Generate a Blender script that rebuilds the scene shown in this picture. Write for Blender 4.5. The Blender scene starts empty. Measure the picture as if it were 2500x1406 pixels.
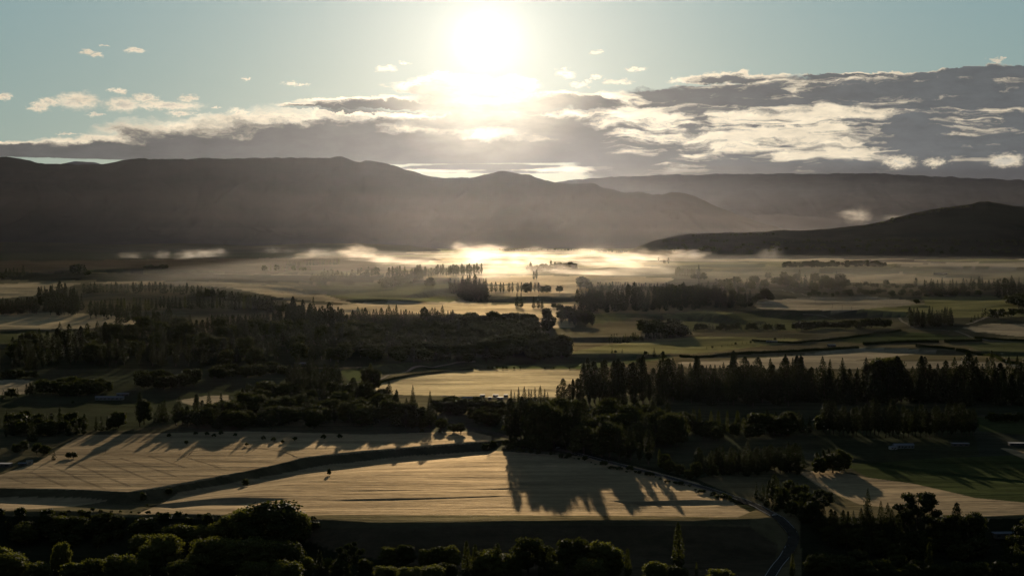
EXPO = 0.0; SUN_E = 5.0; SKY_S = 0.10; SKY_GAIN = 10.0; SKY_STR = 0.1
HAZE_D = 4.2e-7; HAZE_G = 0.87; HAZE_C = (0.87, 0.89, 1.0, 1.0); GLOSS = 0.26
FOG_D = 2.8e-4; PUFF_D = 5.5e-4; GM_D = 1.15e-5; VM_D = 1.0e-6; BM_D = 1.6e-6; FOG_RATE = 0.4; PUFF_RATE = 0.5
import bpy, math, random
import numpy as np
from mathutils import Vector
random.seed(7)
RNG = np.random.default_rng(11)
R = math.radians
S = bpy.context.scene
COL = S.collection

# ------------------------------------------------------------------ camera and pixel maths (photo is 2500 x 1406)
F = 3850.0; CX = 1250.0; CY = 703.0; CAMZ = 280.0
PITCH = math.atan((703 - 568) / F)
cam_d = bpy.data.cameras.new('camera'); cam = bpy.data.objects.new('camera', cam_d); COL.objects.link(cam)
cam_d.sensor_width = 36; cam_d.lens = F / 2500 * 36; cam_d.clip_start = 1; cam_d.clip_end = 150000
cam.location = (0, 0, CAMZ); cam.rotation_euler = (R(90) - PITCH, 0, 0)
S.camera = cam

def ray(X, Y):
    """(x per metre of y, z per metre of y) of the line of sight through a point of the photograph"""
    X = np.asarray(X, float); Y = np.asarray(Y, float)
    a = X - CX; b = CY - Y
    yy = F * math.cos(PITCH) + b * math.sin(PITCH)
    zz = -F * math.sin(PITCH) + b * math.cos(PITCH)
    return a / yy, zz / yy

# ------------------------------------------------------------------ noise
def _hash(i, j, seed):
    h = (i.astype(np.int64) * 374761393 + j.astype(np.int64) * 668265263 + seed * 974634777) & 0xffffffff
    h = ((h ^ (h >> 13)) * 1274126177) & 0xffffffff
    return ((h ^ (h >> 16)) & 0xffff) / 65535.0
def vnoise(x, y, seed=0):
    x = np.asarray(x, float); y = np.asarray(y, float)
    i = np.floor(x); j = np.floor(y); fx = x - i; fy = y - j
    fx = fx * fx * fx * (fx * (fx * 6 - 15) + 10); fy = fy * fy * fy * (fy * (fy * 6 - 15) + 10)
    a = _hash(i, j, seed); b = _hash(i + 1, j, seed); c = _hash(i, j + 1, seed); d = _hash(i + 1, j + 1, seed)
    return (a * (1 - fx) + b * fx) * (1 - fy) + (c * (1 - fx) + d * fx) * fy - 0.5
def fbm(x, y, seed=0, o=4, g=0.5):
    r = 0; a = 1.0
    for k in range(o):
        r = r + a * vnoise(x * 2 ** k + 17.3 * k, y * 2 ** k - 9.1 * k, seed + k); a *= g
    return r
def sst(a, b, x):
    t = np.clip((x - a) / (b - a), 0, 1); return t * t * (3 - 2 * t)

# ------------------------------------------------------------------ custom properties, meshes, materials
def tag(o, label=None, cat=None, group=None, kind=None):
    if label: o['label'] = label
    if cat: o['category'] = cat
    if group: o['group'] = group
    if kind: o['kind'] = kind
    return o
def mesh_np(name, V, Fc, mats, smooth=False, mi=None):
    V = np.asarray(V, np.float32); Fc = np.asarray(Fc, np.int32)
    me = bpy.data.meshes.new(name)
    k = Fc.shape[1]
    me.vertices.add(len(V)); me.vertices.foreach_set('co', V.ravel())
    me.loops.add(Fc.size); me.loops.foreach_set('vertex_index', Fc.ravel())
    me.polygons.add(len(Fc)); me.polygons.foreach_set('loop_start', np.arange(0, Fc.size, k, dtype=np.int32))
    if mi is not None: me.polygons.foreach_set('material_index', np.asarray(mi, np.int32))
    me.polygons.foreach_set('use_smooth', np.full(len(Fc), smooth))
    for m in (mats if isinstance(mats, (list, tuple)) else [mats]): me.materials.append(m)
    me.update(calc_edges=True); me.validate()
    return me
def link(name, me, parent=None, loc=(0, 0, 0)):
    o = bpy.data.objects.new(name, me); COL.objects.link(o); o.location = loc
    if parent: o.parent = parent
    return o

class NT:
    """small helper for node trees"""
    def __init__(s, tree): s.t = tree; s.n = tree.nodes; s.l = tree.links
    def set(s, sock, v):
        if isinstance(v, bpy.types.NodeSocket): s.l.new(v, sock)
        elif v is not None: sock.default_value = v
    def m(s, op, a, b=None, c=None, clamp=False):
        n = s.n.new('ShaderNodeMath'); n.operation = op; n.use_clamp = clamp
        for i, v in enumerate((a, b, c)): s.set(n.inputs[i], v)
        return n.outputs[0]
    def v(s, op, a, b=None, c=None, out=0, scale=None):
        n = s.n.new('ShaderNodeVectorMath'); n.operation = op
        for i, v in enumerate((a, b, c)): s.set(n.inputs[i], v)
        if scale is not None: s.set(n.inputs['Scale'], scale)
        return n.outputs[out]
    def noise(s, vec, scale, detail=3, rough=0.5, dist=0.0, col=False, dim='3D'):
        n = s.n.new('ShaderNodeTexNoise'); n.noise_dimensions = dim
        s.set(n.inputs['Vector'], vec); s.set(n.inputs['Scale'], scale); s.set(n.inputs['Detail'], detail)
        s.set(n.inputs['Roughness'], rough); s.set(n.inputs['Distortion'], dist)
        return n.outputs[1 if col else 0]
    def ss(s, a, b, x, to0=0.0, to1=1.0, lin=False):
        n = s.n.new('ShaderNodeMapRange'); n.interpolation_type = 'LINEAR' if lin else 'SMOOTHSTEP'
        for i, v in enumerate((x, a, b, to0, to1)): s.set(n.inputs[i], v)
        return n.outputs[0]
    def mix(s, f, a, b, mode='MIX'):
        n = s.n.new('ShaderNodeMix'); n.data_type = 'RGBA'; n.blend_type = mode
        s.set(n.inputs[0], f); s.set(n.inputs[6], a); s.set(n.inputs[7], b)
        return n.outputs[2]
    def sep(s, v):
        n = s.n.new('ShaderNodeSeparateXYZ'); s.set(n.inputs[0], v); return n.outputs
    def comb(s, x, y, z=0.0):
        n = s.n.new('ShaderNodeCombineXYZ')
        for i, v in enumerate((x, y, z)): s.set(n.inputs[i], v)
        return n.outputs[0]
def mat(name):
    m = bpy.data.materials.new(name); m.use_nodes = True; m.node_tree.nodes.clear()
    t = NT(m.node_tree); out = t.n.new('ShaderNodeOutputMaterial')
    return m, t, out
def c4(c): return (c[0], c[1], c[2], 1.0)

# ------------------------------------------------------------------ render set-up, sun
S.view_settings.view_transform = 'Standard'; S.view_settings.look = 'None'
S.view_settings.exposure = EXPO; S.view_settings.gamma = 1
S.cycles.use_denoising = True
S.cycles.max_bounces = 5; S.cycles.volume_bounces = 0; S.cycles.diffuse_bounces = 2; S.cycles.glossy_bounces = 1
S.cycles.transmission_bounces = 3; S.cycles.transparent_max_bounces = 12
S.cycles.volume_step_rate = 1.0; S.cycles.volume_max_steps = 160
SUN_AZ = math.atan((1185 - CX) / F); SUN_EL = math.atan(468 / F)
sd = Vector((math.sin(SUN_AZ) * math.cos(SUN_EL), math.cos(SUN_AZ) * math.cos(SUN_EL), math.sin(SUN_EL)))
sl = bpy.data.lights.new('sun', 'SUN'); sl.energy = SUN_E; sl.angle = R(0.5); sl.color = (1.0, 0.84, 0.64)
so = bpy.data.objects.new('sun', sl); COL.objects.link(so); so.rotation_euler = sd.to_track_quat('Z', 'Y').to_euler()
# ------------------------------------------------------------------ sky: air, aureole round the sun and clouds, all by direction
W = bpy.data.worlds.new('World'); S.world = W; W.use_nodes = True
W.cycles.sampling_method = 'MANUAL'; W.cycles.sample_map_resolution = 256
W.node_tree.nodes.clear(); t = NT(W.node_tree)
wout = t.n.new('ShaderNodeOutputWorld'); bg = t.n.new('ShaderNodeBackground'); t.l.new(bg.outputs[0], wout.inputs[0])
sky = t.n.new('ShaderNodeTexSky'); sky.sky_type = 'NISHITA'; sky.sun_disc = False
sky.sun_elevation = SUN_EL; sky.sun_rotation = SUN_AZ; sky.altitude = 300; sky.air_density = 1.0; sky.dust_density = 0.6; sky.ozone_density = 1.5
tc = t.n.new('ShaderNodeTexCoord'); D = t.v('NORMALIZE', tc.outputs['Generated'])
dx, dy, dz = t.sep(D)[0:3]
AX = t.m('MULTIPLY', t.m('ARCTAN2', dx, dy), F)          # azimuth, in units of 1/F rad
AY = t.m('MULTIPLY', t.m('ARCSINE', dz), F)              # elevation
P0 = t.comb(AX, AY)
def ang(X, Y):
    a, z = ray(X, Y); return (math.atan(a) * F, math.atan(z / math.sqrt(1 + a * a)) * F)
cosg = t.v('DOT_PRODUCT', D, tuple(sd), out=1)
gam = t.m('MULTIPLY', t.m('ARCCOSINE', t.m('MINIMUM', cosg, 0.9999999)), F)     # angle from the sun
# tint of the clear air with height
H = t.ss(-60, 620, AY, lin=True)
air = t.mix(H, c4((0.27, 0.36, 0.31)), c4((0.215, 0.345, 0.375)))
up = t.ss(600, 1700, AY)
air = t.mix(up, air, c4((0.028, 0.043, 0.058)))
back = t.ss(0.9, -0.2, cosg)
air = t.mix(back, air, c4((0.028, 0.043, 0.058)))
nish = t.v('SCALE', sky.outputs[0], scale=SKY_S)
air = t.v('ADD', t.v('SCALE', air, scale=0.9), t.v('SCALE', nish, scale=0.05))
# aureole
def expo(x, s): return t.m('POWER', 2.71828, t.m('MULTIPLY', x, -1.0 / s))
core = t.m('MULTIPLY', t.ss(70, 38, gam), 2.5)
a1 = t.m('MULTIPLY', expo(gam, 26), 1.5); a2 = t.m('MULTIPLY', expo(gam, 110), 0.24); a3 = t.m('MULTIPLY', expo(gam, 350), 0.60)
glow = t.v('ADD', t.v('SCALE', (1.0, 0.98, 0.95), scale=t.m('ADD', core, a1)), t.v('ADD', t.v('SCALE', (1.0, 0.95, 0.86), scale=a2), t.v('SCALE', (1.0, 0.84, 0.62), scale=a3)))
clear = t.v('ADD', air, glow)

# ---- clouds
wn = t.noise(t.v('MULTIPLY', P0, (1 / 150, 1 / 60, 1)), 1.0, 3, 0.5, col=True)
wn2 = t.noise(t.v('ADD', t.v('MULTIPLY', P0, (1 / 34, 1 / 17, 1)), t.v('SCALE', wn, scale=2.0)), 1.0, 6, 0.66, col=True)
half = (0.5, 0.5, 0.5)
wv = t.v('ADD', t.v('MULTIPLY', t.v('SUBTRACT', wn, half), (190, 36, 0)), t.v('MULTIPLY', t.v('SUBTRACT', wn2, half), (90, 30, 0)))
BASE = ang(600, 386)[1]
# the underside of the main bank is nearly flat: the warp dies out there
flat = t.ss(BASE - 10, BASE + 45, AY, 0.12, 1.0)
Pw = t.v('ADD', P0, t.v('MULTIPLY', wv, t.comb(1.0, flat, 1.0)))
bank = [(150, 260, 26), (330, 330, 62), (520, 340, 100), (700, 330, 124), (880, 330, 134), (1060, 300, 118), (1260, 300, 98), (1450, 260, 74)]
free = [(1080, 250, 360, 15), (1450, 248, 440, 20), (1750, 240, 330, 34), (2050, 230, 420, 48), (2400, 228, 480, 56), (2700, 240, 500, 80),
        (1140, 212, 200, 30), (1180, 285, 300, 26), (1450, 305, 360, 44), (1850, 340, 560, 118), (2200, 320, 620, 130), (2550, 330, 560, 140), (1560, 350, 330, 62),
        (2600, 400, 760, 50), (1900, 405, 560, 44), (1220, 412, 250, 13), (930, 260, 230, 8), (830, 264, 150, 5),
        (20, 362, 130, 22), (2330, 180, 250, 9), (1780, 194, 140, 14), (2100, 184, 190, 8), (2480, 174, 80, 14)]
small = [(190, 247, 70, 26), (120, 250, 34, 14), (300, 256, 56, 22), (410, 258, 110, 15), (355, 240, 40, 14), (460, 240, 30, 10), (8, 235, 26, 12), (95, 262, 30, 14), (212, 128, 22, 8), (240, 134, 17, 6), (330, 123, 29, 8), (255, 112, 12, 3), (945, 168, 31, 10), (988, 155, 16, 5), (1460, 127, 22, 6), (1383, 181, 30, 12), (1375, 168, 15, 5),
         (1555, 168, 32, 7), (1508, 200, 42, 9), (1412, 208, 28, 9), (1455, 188, 22, 7), (1438, 200, 14, 6), (710, 204, 24, 7), (740, 206, 16, 4), (600, 192, 18, 4), (2435, 148, 20, 8), (2440, 143, 10, 4),
         (290, 222, 28, 8), (585, 272, 24, 10), (440, 278, 40, 9), (230, 280, 26, 6), (530, 262, 10, 5), (985, 205, 18, 6), (2197, 396, 46, 20), (2285, 396, 36, 14), (2455, 392, 52, 20), (1010, 205, 22, 6), (1080, 178, 30, 8), (1250, 185, 26, 7), (160, 328, 30, 4), (2080, 368, 22, 9)]
def field(P):
    d = None
    x, y = t.sep(P)[0:2]
    vy = t.m('SUBTRACT', y, BASE)
    g = t.m('MAXIMUM', vy, t.m('MULTIPLY', vy, -9.0))
    Pb = t.comb(x, g)
    for (X, rx, ry) in bank:
        cx = ang(X, 386)[0]
        l = t.v('LENGTH', t.v('MULTIPLY_ADD', Pb, (1 / rx, 1 / ry, 0), (-cx / rx, 0, 0)), out=1)
        d = l if d is None else t.m('SMOOTH_MIN', d, l, 0.15)
    for (X, Y, rx, ry) in free:
        cx, cy = ang(X, Y)
        l = t.v('LENGTH', t.v('MULTIPLY_ADD', P, (1 / rx, 1 / ry, 0), (-cx / rx, -cy / ry, 0)), out=1)
        d = t.m('SMOOTH_MIN', d, l, 0.15)
    return d
def field_small(P):
    d = None
    for (X, Y, rx, ry) in small:
        cx, cy = ang(X, Y)
        l = t.v('LENGTH', t.v('MULTIPLY_ADD', P, (1 / rx, 1 / ry, 0), (-cx / rx, -cy / ry, 0)), out=1)
        d = l if d is None else t.m('MINIMUM', d, l)
    return d
nz = t.m('SUBTRACT', t.noise(t.v('MULTIPLY', Pw, (1 / 170, 1 / 42, 1)), 1.0, 8, 0.58), 0.5)
def thick(P): return t.m('ADD', t.m('MULTIPLY', t.m('SUBTRACT', 1.0, field(P)), 1.4), t.m('MULTIPLY', nz, 0.85))
T0 = thick(Pw)
toS = t.v('SCALE', t.v('NORMALIZE', t.v('SUBTRACT', (ang(1185, 100)[0], ang(1185, 100)[1], 0), P0)), scale=16.0)
T1 = thick(t.v('ADD', Pw, toS))
n_s = t.noise(t.v('MULTIPLY', P0, (1 / 20, 1 / 10, 1)), 1.0, 6, 0.7, col=True)
Ps = t.v('ADD', P0, t.v('MULTIPLY', t.v('SUBTRACT', n_s, half), (80, 30, 0)))
Ts = t.m('SUBTRACT', 1.0, field_small(Ps))
# thin streaks and pockets let light through
right = t.ss(ang(1250, 0)[0], ang(1800, 0)[0], AX)
Pst = t.v('ADD', P0, t.v('MULTIPLY', t.v('SUBTRACT', wn, half), (260, 60, 0)))
n2 = t.m('SUBTRACT', t.noise(t.v('MULTIPLY', Pst, (1 / 420, 1 / 30, 1)), 1.0, 7, 0.6), 0.5)
n3 = t.m('SUBTRACT', t.noise(t.v('MULTIPLY', Pw, (1 / 170, 1 / 40, 1)), 1.0, 7, 0.58), 0.5)
n4 = t.m('SUBTRACT', t.noise(t.v('MULTIPLY', P0, (1 / 70, 1 / 26, 1)), 1.0, 6, 0.6), 0.5)
amod = t.m('ADD', t.m('MULTIPLY', n2, t.m('ADD', 0.3, t.m('MULTIPLY', right, 5.6))), t.m('MULTIPLY', n3, t.m('ADD', 0.8, t.m('MULTIPLY', right, 4.0))))
# the top deck and the deck at the bottom right are closed, the middle is broken
def bandw(Y0, s): 
    e = t.m('DIVIDE', t.m('SUBTRACT', AY, ang(1800, Y0)[1]), s); return t.m('POWER', 2.71828, t.m('MULTIPLY', t.m('MULTIPLY', e, e), -1.0))
closed = t.m('MULTIPLY', right, t.m('ADD', t.m('MULTIPLY', bandw(226, 30), 0.55), t.m('MULTIPLY', t.ss(ang(1800, 385)[1], ang(1800, 425)[1], AY), 0.6)))
closed = t.m('SUBTRACT', closed, t.m('MULTIPLY', t.m('MULTIPLY', t.m('MULTIPLY', right, t.ss(ang(2420, 0)[0], ang(2150, 0)[0], AX)), bandw(325, 62)), 0.66))
closed = t.m('ADD', closed, t.m('MULTIPLY', t.ss(ang(1950, 0)[0], ang(2500, 0)[0], AX), 0.22))
alpha = t.ss(-0.02, 0.30, T0)
th = t.m('ADD', t.m('ADD', t.m('MULTIPLY', T1, 0.7), t.m('MULTIPLY', T0, 0.3)), t.m('ADD', amod, closed))
dark = t.m('MULTIPLY', t.ss(t.m('MULTIPLY_ADD', right, -0.24, 0.16), t.m('MULTIPLY_ADD', right, 0.46, 0.56), th), t.ss(120, 340, gam, 0.25, 1.0))
gb = t.m('ADD', 0.70, t.m('ADD', t.m('MULTIPLY', expo(gam, 420), 1.0), t.m('MULTIPLY', expo(gam, 85), 1.0)))
bright = t.v('SCALE', (1.0, 0.86, 0.64), scale=t.m('MULTIPLY', gb, t.m('ADD', 1.04, t.m('ADD', t.m('MULTIPLY', n4, 0.9), t.m('MULTIPLY', n2, 0.8)))))
dkc = t.mix(t.ss(ang(1300, 0)[0], ang(2300, 0)[0], AX), c4((0.098, 0.097, 0.095)), c4((0.118, 0.126, 0.132)))
dkc = t.v('ADD', dkc, t.v('SCALE', (1.0, 0.86, 0.66), scale=t.m('ADD', t.m('MULTIPLY', expo(gam, 300), 0.22), t.m('MULTIPLY', expo(gam, 70), 0.8))))
dkc = t.v('SCALE', dkc, scale=t.m('ADD', 1.0, t.m('ADD', t.m('MULTIPLY', n3, 0.5), t.m('MULTIPLY', n4, 0.55))))
ccol = t.mix(dark, bright, dkc)
res = t.mix(alpha, clear, ccol)
# low band of murk above the far range on the right and along the horizon
low = t.m('MULTIPLY', t.ss(ang(1800, 385)[1], ang(1800, 432)[1], AY), t.ss(ang(1350, 0)[0], ang(1650, 0)[0], AX))
res = t.mix(low, res, t.v('SCALE', t.mix(t.ss(ang(1400, 0)[0], ang(2250, 0)[0], AX), c4((0.20, 0.175, 0.15)), c4((0.075, 0.075, 0.08))), scale=t.m('ADD', 1.0, t.m('MULTIPLY', n4, 0.4))))
as_ = t.m('MULTIPLY', t.ss(0.0, 0.7, Ts), t.ss(0.28, 0.5, t.sep(n_s)[2], 0.45, 1.0))
belly = t.ss(0.45, 1.1, t.m('ADD', Ts, t.m('MULTIPLY', n4, 1.6)), 0.0, 0.55)
res = t.mix(as_, res, t.mix(belly, t.v('SCALE', bright, scale=t.ss(-0.1, 0.8, Ts, 0.85, 1.05)), t.v('SCALE', dkc, scale=2.2)))
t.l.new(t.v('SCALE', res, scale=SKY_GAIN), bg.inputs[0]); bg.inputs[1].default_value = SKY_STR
# ------------------------------------------------------------------ terrain
def zb(y):
    """height of the valley floor without its terraces: it climbs away from the viewer's hill"""
    return 100 * sst(1500, 9000, y) * (0.6 + 0.4 * sst(1500, 9000, y))
_ys = np.geomspace(900, 60000, 6000)
_dep = (CAMZ - zb(_ys)) / _ys
def dist(Y):
    """distance on the smooth valley floor of a row of the photograph"""
    a, z = ray(CX, Y); return np.interp(-z, _dep[::-1], _ys[::-1])
def colX(x, y): return CX + F * x / np.maximum(y, 1.0)
# terraces: crest line as (column, row, height of the drop in rows), recovery length factor
SCARPS = [
    ([(-300, 1198, 26), (0, 1190, 26), (120, 1192, 30), (300, 1200, 34), (430, 1180, 30), (600, 1148, 30), (740, 1117, 30), (900, 1100, 30), (1050, 1088, 30), (1190, 1078, 26), (1240, 1075, 0)], 16),
    ([(330, 1212, 0), (420, 1213, 16), (600, 1214, 14), (700, 1216, 0)], 14),
    ([(700, 1198, 0), (900, 1196, 3), (1150, 1193, 1.5), (1300, 1190, 4), (1500, 1196, 1), (1600, 1200, 0)], 14),
    ([(760, 1222, 0), (950, 1218, 4), (1100, 1215, 2), (1200, 1212, 2), (1300, 1212, 0)], 12),
    ([(1480, 1222, 0), (1560, 1226, 8), (1700, 1222, 12), (1830, 1226, 6), (1860, 1230, 0)], 12),
    ([(840, 900, 0), (930, 896, 20), (1050, 878, 26), (1250, 864, 30), (1500, 862, 26), (1640, 864, 10), (1700, 868, 0)], 14),
    ([(1640, 872, 0), (1700, 868, 10), (2000, 860, 12), (2120, 850, 10), (2300, 856, 14), (2500, 862, 10), (2700, 862, 8)], 14),
    ([(1800, 752, 0), (1860, 753, 26), (1950, 757, 34), (2050, 759, 30), (2150, 762, 26), (2250, 768, 20), (2330, 776, 0)], 14),
    ([(1500, 770, 0), (1600, 765, 20), (1700, 760, 30), (1780, 768, 26), (1850, 780, 10), (1880, 785, 0)], 14),
    ([(1300, 826, 0), (1400, 824, 16), (1600, 822, 18), (1700, 818, 0)], 12),
    ([(-300, 800, 12), (0, 806, 12), (120, 803, 10), (260, 798, 8), (330, 796, 0)], 10),
    ([(-300, 838, 20), (0, 838, 20), (200, 842, 20), (400, 845, 20), (700, 840, 20), (850, 838, 0)], 12),
    ([(-300, 664, 16), (0, 664, 16), (90, 662, 24), (140, 660, 24), (240, 664, 16), (330, 661, 22), (450, 663, 22), (640, 660, 22), (760, 664, 22), (860, 672, 18), (950, 676, 10), (1000, 680, 0)], 14),
    ([(700, 694, 0), (780, 690, 18), (860, 688, 14), (930, 692, 6), (960, 695, 0)], 10),
    ([(640, 712, 0), (760, 706, 14), (860, 702, 16), (940, 704, 12), (980, 706, 0)], 10),
    ([(960, 722, 0), (1000, 716, 18), (1060, 708, 24), (1120, 706, 28), (1180, 722, 18), (1200, 728, 0)], 10),
    ([(1180, 726, 0), (1220, 724, 12), (1320, 724, 14), (1420, 722, 16), (1450, 722, 0)], 10),
    ([(1560, 604, 0), (1600, 603, 12), (1700, 605, 16), (1900, 606, 16), (2500, 606, 16), (2800, 606, 10)], 10),
    ([(1950, 655, 0), (2050, 653, 6), (2300, 652, 8), (2500, 652, 8), (2700, 652, 6)], 12),
    ([(0, 716, 0), (30, 714, 4), (80, 715, 5), (110, 716, 0)], 10),
    ([(1990, 1110, 0), (2060, 1112, 8), (2200, 1135, 8), (2400, 1160, 6), (2500, 1170, 5), (2700, 1180, 5)], 20),
]
_SC = []
for pts, rec in SCARPS:
    px_ = np.array([p[0] for p in pts], float); d_ = dist(np.array([p[1] for p in pts], float))
    h_ = np.array([p[2] for p in pts], float) * d_ / F / 1.45
    _SC.append((px_, d_, h_, rec))
FRONT = ([(-300, 1246), (0, 1246), (120, 1240), (240, 1232), (300, 1244), (340, 1254), (500, 1256), (780, 1268), (900, 1274), (1200, 1272), (1500, 1270), (1700, 1270), (1830, 1266), (1900, 1262), (2000, 1262),
          (2150, 1262), (2390, 1258), (2500, 1256), (2800, 1252)])
_fx = np.array([p[0] for p in FRONT], float); _fd = dist(np.array([p[1] for p in FRONT], float))
# flat, smooth ground of the crop fields: less roll there
def hz(x, y):
    x = np.asarray(x, float); y = np.asarray(y, float)
    z = zb(y)
    c = colX(x, y) + 14 * vnoise(x / 90, y / 90, 3)
    for px_, d_, h_, rec in _SC:
        Dc = np.interp(c, px_, d_, left=0, right=0) + 12 * vnoise(x / 170, y / 400, 5)
        h = np.interp(c, px_, h_, left=0, right=0)
        s = Dc - y
        run = np.maximum(h * 2.1, 4.0)
        z = z - h * sst(-0.15, 1, s / run) * (1 - sst(0, 1, (s - run) / (rec * np.maximum(h, 1)))) * (h > 0)
    # front edge of the lit terrace, falling to the river flats below the viewer's hill
    Dc = np.interp(c, _fx, _fd) + 9 * vnoise(x / 150, 0 * y + 3.3, 8)
    z = z - 27 * sst(-0.05, 1, (Dc - y) / 56)
    far = sst(2500, 7000, y)
    r = fbm(x / 620, y / 330, 21, 3) * (3.0 + 27 * far)
    r = r + fbm(x / 230, y / 70, 31, 3) * (0.9 + 4.2 * sst(1800, 5500, y)) + fbm(x / 120, y / 22, 41, 2) * 0.55
    r = r * (1 - 0.85 * sst(9500, 13000, y))
    z = z + r
    # the viewer's own hill
    z = np.where(y < 900, np.maximum(z, -45 + 322 * np.clip(1 - y / 900.0, 0, 1.6) ** 1.5), z)
    return z
# rows: about one per pixel row of the picture; columns by direction, widening outside the view
rows = np.concatenate([-np.geomspace(400, 5, 5), np.geomspace(6, 1150, 34), dist(np.concatenate([np.arange(1498, 1280, -1.5), np.arange(1280, 1040, -0.8), np.arange(1040, 640, -1.4)])), dist(np.arange(640, 596, -0.6)), np.geomspace(float(dist(596)) * 1.05, 70000, 30)])
inner = np.arange(-0.37, 0.3701, 0.0011)
outer = np.array([0.40, 0.44, 0.5, 0.6, 0.75, 1.0, 1.5, 2.5, 5.0])
us = np.concatenate([-outer[::-1], inner, outer])
Ym, Um = np.meshgrid(rows, us, indexing='ij')
Xm = Um * np.maximum(Ym, 120.0)
Zm = hz(Xm, Ym)
nr, nc = Xm.shape
idx = np.arange(nr * nc).reshape(nr, nc)
quads = np.stack([idx[:-1, :-1], idx[:-1, 1:], idx[1:, 1:], idx[1:, :-1]], -1).reshape(-1, 4)
GV = np.stack([Xm, Ym, Zm], -1).reshape(-1, 3)

def proj(x, y, z):
    dz = z - CAMZ
    depth = y * math.cos(PITCH) - dz * math.sin(PITCH)
    up = y * math.sin(PITCH) + dz * math.cos(PITCH)
    return CX + F * x / depth, CY - F * up / depth
_T = np.concatenate([np.arange(1000, 3500, 5.0), np.geomspace(3500, 40000, 900)])
def hit(X, Y):
    """points of the ground seen at photo points (arrays): x, y, z"""
    X = np.atleast_1d(np.asarray(X, float)); Y = np.atleast_1d(np.asarray(Y, float))
    a, z = ray(X, Y)
    out = np.zeros((len(X), 3))
    for i0 in range(0, len(X), 64):
        A = a[i0:i0 + 64, None]; Z = z[i0:i0 + 64, None]
        yy = np.broadcast_to(_T, (A.shape[0], len(_T)))
        g = CAMZ + Z * yy - hz(A * yy, yy)
        k = np.argmax(g < 0, axis=1); k = np.maximum(k, 1); n = np.arange(len(k))
        g0 = g[n, k - 1]; g1 = g[n, k]; f = np.clip(g0 / (g0 - g1 + 1e-9), 0, 1)
        y = _T[k - 1] * (1 - f) + _T[k] * f
        x = A[:, 0] * y
        out[i0:i0 + 64] = np.stack([x, y, hz(x, y)], -1)
    return out
def inpoly(px_, py_, poly):
    c = np.zeros(px_.shape, bool); n = len(poly)
    for i in range(n):
        x1, y1 = poly[i]; x2, y2 = poly[(i + 1) % n]
        if y1 == y2: continue
        k = ((y1 > py_) != (y2 > py_)) & (px_ < (x2 - x1) * (py_ - y1) / (y2 - y1) + x1)
        c ^= k
    return c
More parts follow.
